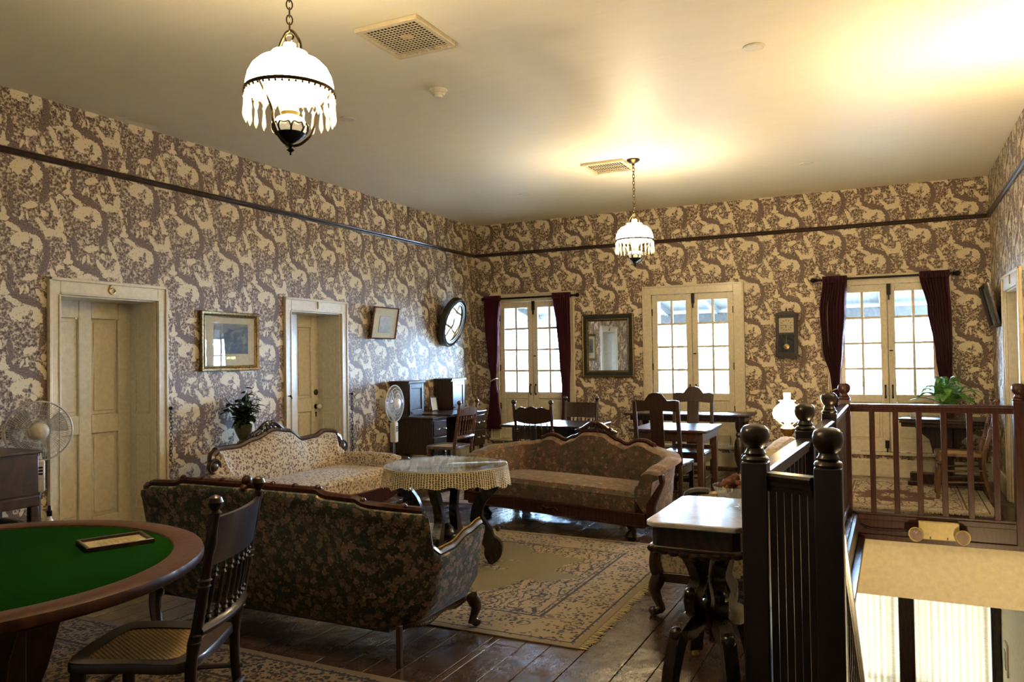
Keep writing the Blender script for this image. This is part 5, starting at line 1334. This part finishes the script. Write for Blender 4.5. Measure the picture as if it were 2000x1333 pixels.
for k in range(26):
    a = 2*PI*k/26+r.uniform(-.15,.15); L = r.uniform(.24, .40); up_ = r.uniform(.07, .27); c, s = math.cos(a), math.sin(a)
    if k % 7 == 2: L *= .45; up_ = .33
    sp = cr([(0,0,.10), (c*L*.35, s*L*.35, .10+up_*.8), (c*L*.72, s*L*.72, .10+up_), (c*L*1.05, s*L*1.05, .10+up_*.62)], 6)
    g = G().tube(sp, .0022, 4); n = len(sp)
    for j in range(2, n):
        d_ = (sp[j]-sp[j-1]).normalized(); side = d_.cross(Vector((0,0,1))).normalized(); upv = side.cross(d_)
        for q in (0, .5):
            b0 = sp[j-1].lerp(sp[j], q); ll = .070*math.sin(PI*(.18+.80*(j+q)/n)); wd = .006
            for sg_ in (-1, 1):
                tip = b0+side*sg_*ll+d_*ll*.35-upv*ll*.12; mid = b0.lerp(tip, .5)+upv*.004
                g.add([b0-d_*wd*.5, mid-d_*wd, tip, mid+d_*wd, b0+d_*wd*.5], [(0,1,2,3,4)])
    obj('frond', g, MAT['fern'], t, flat=True)
t = thing('small_pot_plant', 'tiny potted plant left of the fern on the table', 'plant', (5.72, -.60, .7426))
obj('pot', G().lathe([(0,0),(.025,0),(.034,.05),(.03,.05),(0,.045)], n=16), MAT['white_plastic'], t)
for k in range(9):
    a = k*.7; g = leaf_mesh(.06, .02, -.015); o = obj('leaf', g, MAT['fern'], t, loc=(0,0,.045)); o.rotation_euler = (.75, 0, a)

# ------------------------------------------------------------------ lit oil lamp on a side table by the railing
t = thing('lamp_table', 'small dark table under the lit oil lamp', 'table', (4.78, -3.55, 0))
obj('table_top', G().lathe([(0,.70),(.22,.70),(.23,.71),(.23,.722),(0,.724)], n=32), MAT['mahog'], t)
obj('post', G().lathe([(0,.05),(.04,.06),(.03,.14),(.045,.3),(.025,.5),(.04,.68),(0,.70)], n=16), MAT['mahog'], t)
for k in range(3): a = k*2*PI/3; obj('foot', G().tube(cr([(0,0,.2),(.10*math.cos(a),.10*math.sin(a),.13),(.19*math.cos(a),.19*math.sin(a),.018)],4), .018, 8), MAT['mahog'], t)
t = thing('oil_lamp', 'lit oil lamp with glowing round shade behind the railing', 'lamp', (4.78, -3.55, .7245))
obj('lamp_base', G().lathe([(0,0),(.07,0),(.075,.012),(.04,.03),(.022,.06),(.05,.10),(.055,.13),(.03,.155),(.025,.165),(0,.165)], n=24), MAT['brass'], t)
obj('shade_ring', G().tube([(.10*math.cos(a*PI/12), .10*math.sin(a*PI/12), .205) for a in range(24)], .004, 6, closed=True).tube([(-.10,0,.205),(-.03,0,.15)], .004, 5).tube([(.10,0,.205),(.03,0,.15)], .004, 5).tube([(0,.10,.205),(0,.03,.15)], .004, 5), MAT['brass'], t)
MAT['opal2'] = mk_opal('opal_globe_lit', 25.0)
obj('lamp_shade', G().shell([(.070,.185),(.100,.205),(.112,.24),(.108,.275),(.085,.305),(.058,.325),(.050,.335),(.056,.345),(.066,.350)], n=32), MAT['opal2'], t)
obj('chimney', G().shell([(.024,.17),(.032,.21),(.026,.27),(.025,.36),(.026,.41)], n=16), MAT['opal2'], t)
l = bpy.data.lights.new('lamp_light', 'POINT'); l.energy = LAMP_W*.25; l.color = LAMP_C; l.shadow_soft_size = .06
lo = bpy.data.objects.new('lamp_light', l); COL.objects.link(lo); lo.parent = t; lo.location = (0, 0, .45)

# ------------------------------------------------------------------ stair balustrades
def newel(par, x, y, mat, top=1.172, bottom=-.22, w=.049):
    zt = top-.147
    g = G().box(x-w, x+w, y-w, y+w, bottom, zt); p = obj('newel_post', g, mat, par, bevel=.006)
    pr = [(.048,0),(.052,.009),(.048,.018),(.037,.024),(.041,.033),(.035,.042),(.032,.052),(.041,.062),(.051,.078),(.0555,.098),(.0555,.112),(.051,.128),(.040,.140),(.022,.146),(0,.147)]
    obj('newel_cap', G().lathe(pr, (x, y, zt), 28), mat, p)
def handrail(par, a, b, mat, nm='handrail'):
    a, b = Vector(a), Vector(b); d = (b-a).normalized(); s = d.cross(Vector((0,0,1))).normalized(); u = s.cross(d)
    prof = [(-.024,-.070),(-.024,-.050),(-.030,-.046),(-.030,-.030),(-.038,-.024),(-.040,-.010),(-.030,.0),(.030,.0),(.040,-.010),(.038,-.024),(.030,-.030),(.030,-.046),(.024,-.050),(.024,-.070)]
    n = len(prof); g = G().add([p+s*q+u*z for p in (a, b) for q, z in prof], [(i, (i+1) % n, (i+1) % n+n, i+n) for i in range(n)]+[tuple(range(n-1,-1,-1)), tuple(range(n,2*n))])
    return obj(nm, g, mat, par, ang=25)
ZH = .985
LB = thing('stair_balustrade', 'dark stair balustrade running away along the stairwell with ball topped newels', 'railing', (5.11, -6.92, 0))
ox, oy = 5.11, -6.92; m = MAT['newel']
NL = [(5.055, -6.895), (5.105, -5.50), (5.135, -4.16)]
EC = (5.135, -2.36)
for x, y in NL: newel(LB, x-ox, y-oy, m)
ch = NL+[EC]
for (x0, y0), (x1, y1) in zip(ch, ch[1:]):
    handrail(LB, (x0-ox, y0-oy+.045, ZH), (x1-ox, y1-oy-.045, ZH), m)
    obj('bottom_rail', G().bar((x0-ox, y0-oy+.045, .075), (x1-ox, y1-oy-.045, .075), .055, .05), m, LB, bevel=.005)
    L = math.hypot(x1-x0, y1-y0); n = int(L/.125)
    for k in range(1, n):
        q = k/n; x, y = x0+(x1-x0)*q-ox, y0+(y1-y0)*q-oy; obj('baluster', G().box(x-.015, x+.015, y-.015, y+.015, .10, ZH-.068), m, LB)
SB = thing('stair_balustrade', 'short dark balustrade of close balusters between the two nearest newels', 'railing', (5.33, -6.97, 0))
newel(SB, 0, 0, m); a = (NL[0][0]-5.33+.049, NL[0][1]+6.97)
handrail(SB, (a[0], a[1], ZH), (-.049, 0, ZH), m)
obj('bottom_rail', G().bar((a[0], a[1], .06), (-.049, 0, .06), .05, .06), m, SB, bevel=.004)
for k in range(6):
    q = (k+.6)/6; x, y = a[0]*(1-q)-.049*q, a[1]*(1-q); obj('baluster', G().box(x-.013, x+.013, y-.013, y+.013, .085, ZH-.068), m, SB)
SR = thing('stair_rail', 'sloping dark handrail with balusters descending from the near newel', 'railing', (5.335, -6.93, 0))
sl = .19/.245; L = 4.0
handrail(SR, (0, 0, .86), (0, L, .86-sl*L), m)
for k in range(1, 26):
    y = k*.15; z = .86-sl*y; obj('baluster', G().box(-.013, .013, y-.013, y+.013, z-.86, z-.068), m, SR)
obj('stringer', G().bar((0, .0, -.05), (0, L, -.05-sl*L), .04, .26), m, SR)
FB = thing('stair_balustrade', 'reddish balustrade across the far end of the stairwell', 'railing', (5.135, -2.36, 0)); m2 = MAT['redwood']
newel(FB, 0, 0, m2); newel(FB, 6.487-5.135, .01, m2)
handrail(FB, (.045, 0, ZH), (6.487-5.135-.045, 0, ZH), m2)
for x in (5.36, 5.55, 5.735, 5.925, 6.12, 6.31): obj('baluster', G().box(x-5.135-.023, x-5.135+.023, -.02, .02, -.0, ZH-.068), m2, FB, bevel=.003)
obj('shoe_rail', G().box(.049, 6.487-5.135-.049, -.03, .03, .0, .016), m2, FB)

# emergency light on the fascia
t = thing('emergency_light', 'beige twin head emergency light fixed to the dark stairwell fascia', 'light', (5.865, HY1-.051, -.10)); em = plain('emergency_beige', (.50, .40, .16), .35)
obj('housing', G().box(-.155, .155, -.06, 0, -.075, .078), em, t, bevel=.008)
for s in (-1, 1):
    M = Matrix.Rotation(PI/2, 3, 'X') @ Matrix.Rotation(0, 3, 'Z'); M = Matrix.Rotation(s*.45, 3, 'Z') @ Matrix.Rotation(-.10, 3, 'X') @ M
    hd = obj('lamp_head', G().lathe([(0,0),(.028,.002),(.052,.03),(.060,.055),(.062,.068),(.055,.066),(.05,.05),(0,.045)], (s*.150, -.055, -.032), 26, M), em, t)
    obj('lens', G().lathe([(0,.066),(.03,.064),(.054,.058),(.054,.054),(0,.054)], (s*.150, -.055, -.032), 26, M), plain('lamp_lens', (.30, .23, .21), .10, coat=.6), hd)
for s in (-.5, .5): obj('indicator', G().box(s*.13-.004, s*.13+.004, -.062, -.059, -.066, -.045), MAT['iron'], t)
solo('cable', G().tube(cr([(5.205,-2.405,-.012),(5.22,-2.41,-.05),(5.26,-2.412,-.10),(5.34,-2.412,-.13),(5.55,-2.412,-.128),(5.70,-2.412,-.11)], 6), .006, 6), MAT['black_plastic'], 'thin dark cable along the fascia to the emergency light', 'cable')
t = thing('wall_thermostat', 'small framed panel on the lower right stairwell wall', 'panel', (W, -.55, -1.75))
obj('plate', G().box(-.02, -.0005, -.11, .11, -.16, .16), MAT['cream'], t, bevel=.004); obj('screen', G().box(-.024, -.02, -.06, .06, -.10, .09), MAT['iron'], t)

# ------------------------------------------------------------------ rugs
def mk_rug(name, hx, hy, field, line, accent, med, band, sc=9, fl=1.0, medc=(0,0), msz=(.55,.5), vs=3.2, dens=.36):
    n = NT(name); p = n.ob(); o = n.sep(p)
    ax = n.m('SUBTRACT', hx, n.m('ABSOLUTE', o[0])); ay = n.m('SUBTRACT', hy, n.m('ABSOLUTE', o[1])); e = n.m('MINIMUM', ax, ay)
    wv = n.vm('SCALE', n.vm('SUBTRACT', n.noise(p, 7, 3, .6, col=True), (.5,.5,.5)), .06); q = n.vm('ADD', p, wv)
    v = n.vor(q, sc); pet = n.vor(q, sc*4.2).outputs['Distance']
    spots = n.m('MULTIPLY', n.step(pet, dens, dens-.12), n.step(n.noise(p, sc*.55, 2), .76-dens, .86-dens))
    ringw = n.m('MULTIPLY', n.step(v.outputs['Distance'], .26, .30), n.step(v.outputs['Distance'], .36, .32))
    vine = n.wave(q, vs, 9, 2, 1.2*vs/3.2); vin = n.m('MULTIPLY', n.step(vine, .90, .96), n.step(e, band*.9, band*1.1))
    pat = n.m('MAXIMUM', n.m('MAXIMUM', spots, n.m('MULTIPLY', ringw, .8)), vin)
    fld = n.mix(n.noise(p, 40, 3), field, tuple(c*.86 for c in field))
    col = n.mix(n.m('MULTIPLY', pat, fl), fld, line)
    sep2 = n.nd('ShaderNodeSeparateColor'); n.put(sep2.inputs[0], v.outputs['Color'])
    col = n.mix(n.m('MULTIPLY', n.step(v.outputs['Distance'], .16, .12), n.step(sep2.outputs[0], .5, .55)), col, accent)
    if med:
        mq = n.vm('SUBTRACT', n.vm('ADD', p, n.vm('SCALE', wv, 4.0)), (*medc, 0)); mq = n.vm('MULTIPLY', mq, (1/(hx*msz[0]), 1/(hy*msz[1]), 0)); ml = n.vm('LENGTH', mq); mo = n.sep(mq); an = n.m('ARCTAN2', mo[1], mo[0])
        ml = n.m('ADD', ml, n.m('ADD', n.m('MULTIPLY', n.m('SINE', n.m('MULTIPLY', an, 8.)), .10), n.m('MULTIPLY', n.m('SINE', n.m('MULTIPLY', an, 20.)), .05)))
        inner = n.step(ml, 1.02, .98); core = n.step(ml, .40, .36)
        col = n.mix(n.m('MULTIPLY', inner, n.m('SUBTRACT', 1., core)), col, med)
    for bb, w_ in ((band, .010), (.055, .008), (band+.03, .004)):
        ln = n.m('MULTIPLY', n.step(e, bb-w_, bb-w_*.6), n.step(e, bb+w_, bb+w_*.6)); col = n.mix(ln, col, line)
    col = n.mix(n.step(e, .042, .036), col, tuple(c*.7 for c in field))
    pile = n.noise(p, 300, 2); n.pbr(col, .95, nrm=n.bump(pile, .4, .004), spec=.1, sheen=.1); return n.mat
def rug(name, label, cx, cy, hx, hy, rz, mat, fr_axis=None, th=.006, z=.0):
    t = thing(name, label, 'rug', (cx, cy, z), rz)
    def fn(u, v):
        a, b = u*2-1, v*2-1; r_ = .004*math.sin(a*7+b*5)+.003*math.sin(b*11)
        return (a*hx, b*hy, th)
    g = G().surf(fn, 20, 20); g.box(-hx, hx, -hy, hy, .0005, th-.0005)
    obj('carpet', g, mat, t)
    if fr_axis:
        f = G(); r = random.Random(3)
        N = int(2*(hy if fr_axis == 'x' else hx)/.012)
        for s in (-1, 1):
            for k in range(N):
                c = -1+2*(k+.5)/N; L = r.uniform(.035, .06); w = .004; dl = r.uniform(-.012, .012)
                if fr_axis == 'x': x0, y0 = s*hx, c*hy; f.add([(x0,y0-w,th*.6),(x0,y0+w,th*.6),(x0+s*L,y0+w+dl,.002),(x0+s*L,y0-w+dl,.002)], [(0,1,2,3)])
                else: x0, y0 = c*hx, s*hy; f.add([(x0-w,y0,th*.6),(x0+w,y0,th*.6),(x0+w+dl,y0+s*L,.002),(x0-w+dl,y0+s*L,.002)], [(0,1,2,3)])
        fo = obj('fringe', f, MAT['fringe'], t, flat=True); fo['kind'] = 'stuff'
MAT['fringe'] = plain('rug_fringe', (.40, .32, .18), .9)
rug('area_rug', 'beige oriental rug with blue flowers under the round table', 2.735, -5.365, 1.385, 1.115, 0, mk_rug('beige_rug', 1.385, 1.115, (.29,.235,.165), (.030,.030,.055), (.15,.08,.07), (.17,.147,.105), .36, 8, .95, (.0,.1), (.60,.52), 4.2, .42), 'x')
rug('area_rug', 'dark patterned rug under the card table in the foreground', 2.22, -9.06, 1.50, 1.90, 0, mk_rug('dark_rug', 1.50, 1.90, (.17,.122,.08), (.010,.009,.014), (.12,.04,.03), None, .30, 10, 1.0, vs=8.0, dens=.52))
rug('area_rug', 'pale rug behind the round table near the desk', 1.51, -2.78, .31, .56, .0, mk_rug('pale_rug', .31, .56, (.34,.28,.23), (.12,.08,.10), (.2,.1,.1), None, .16, 12, .8))
rug('area_rug', 'cream rug with brown medallion beyond the far railing', 5.62, -1.18, .72, .94, 0, mk_rug('medallion_rug', .72, .94, (.52,.43,.28), (.13,.055,.04), (.2,.09,.06), (.14,.065,.045), .22, 9, .9, (-.1,-.15), (.48,.36), 3.2, .40), 'y')
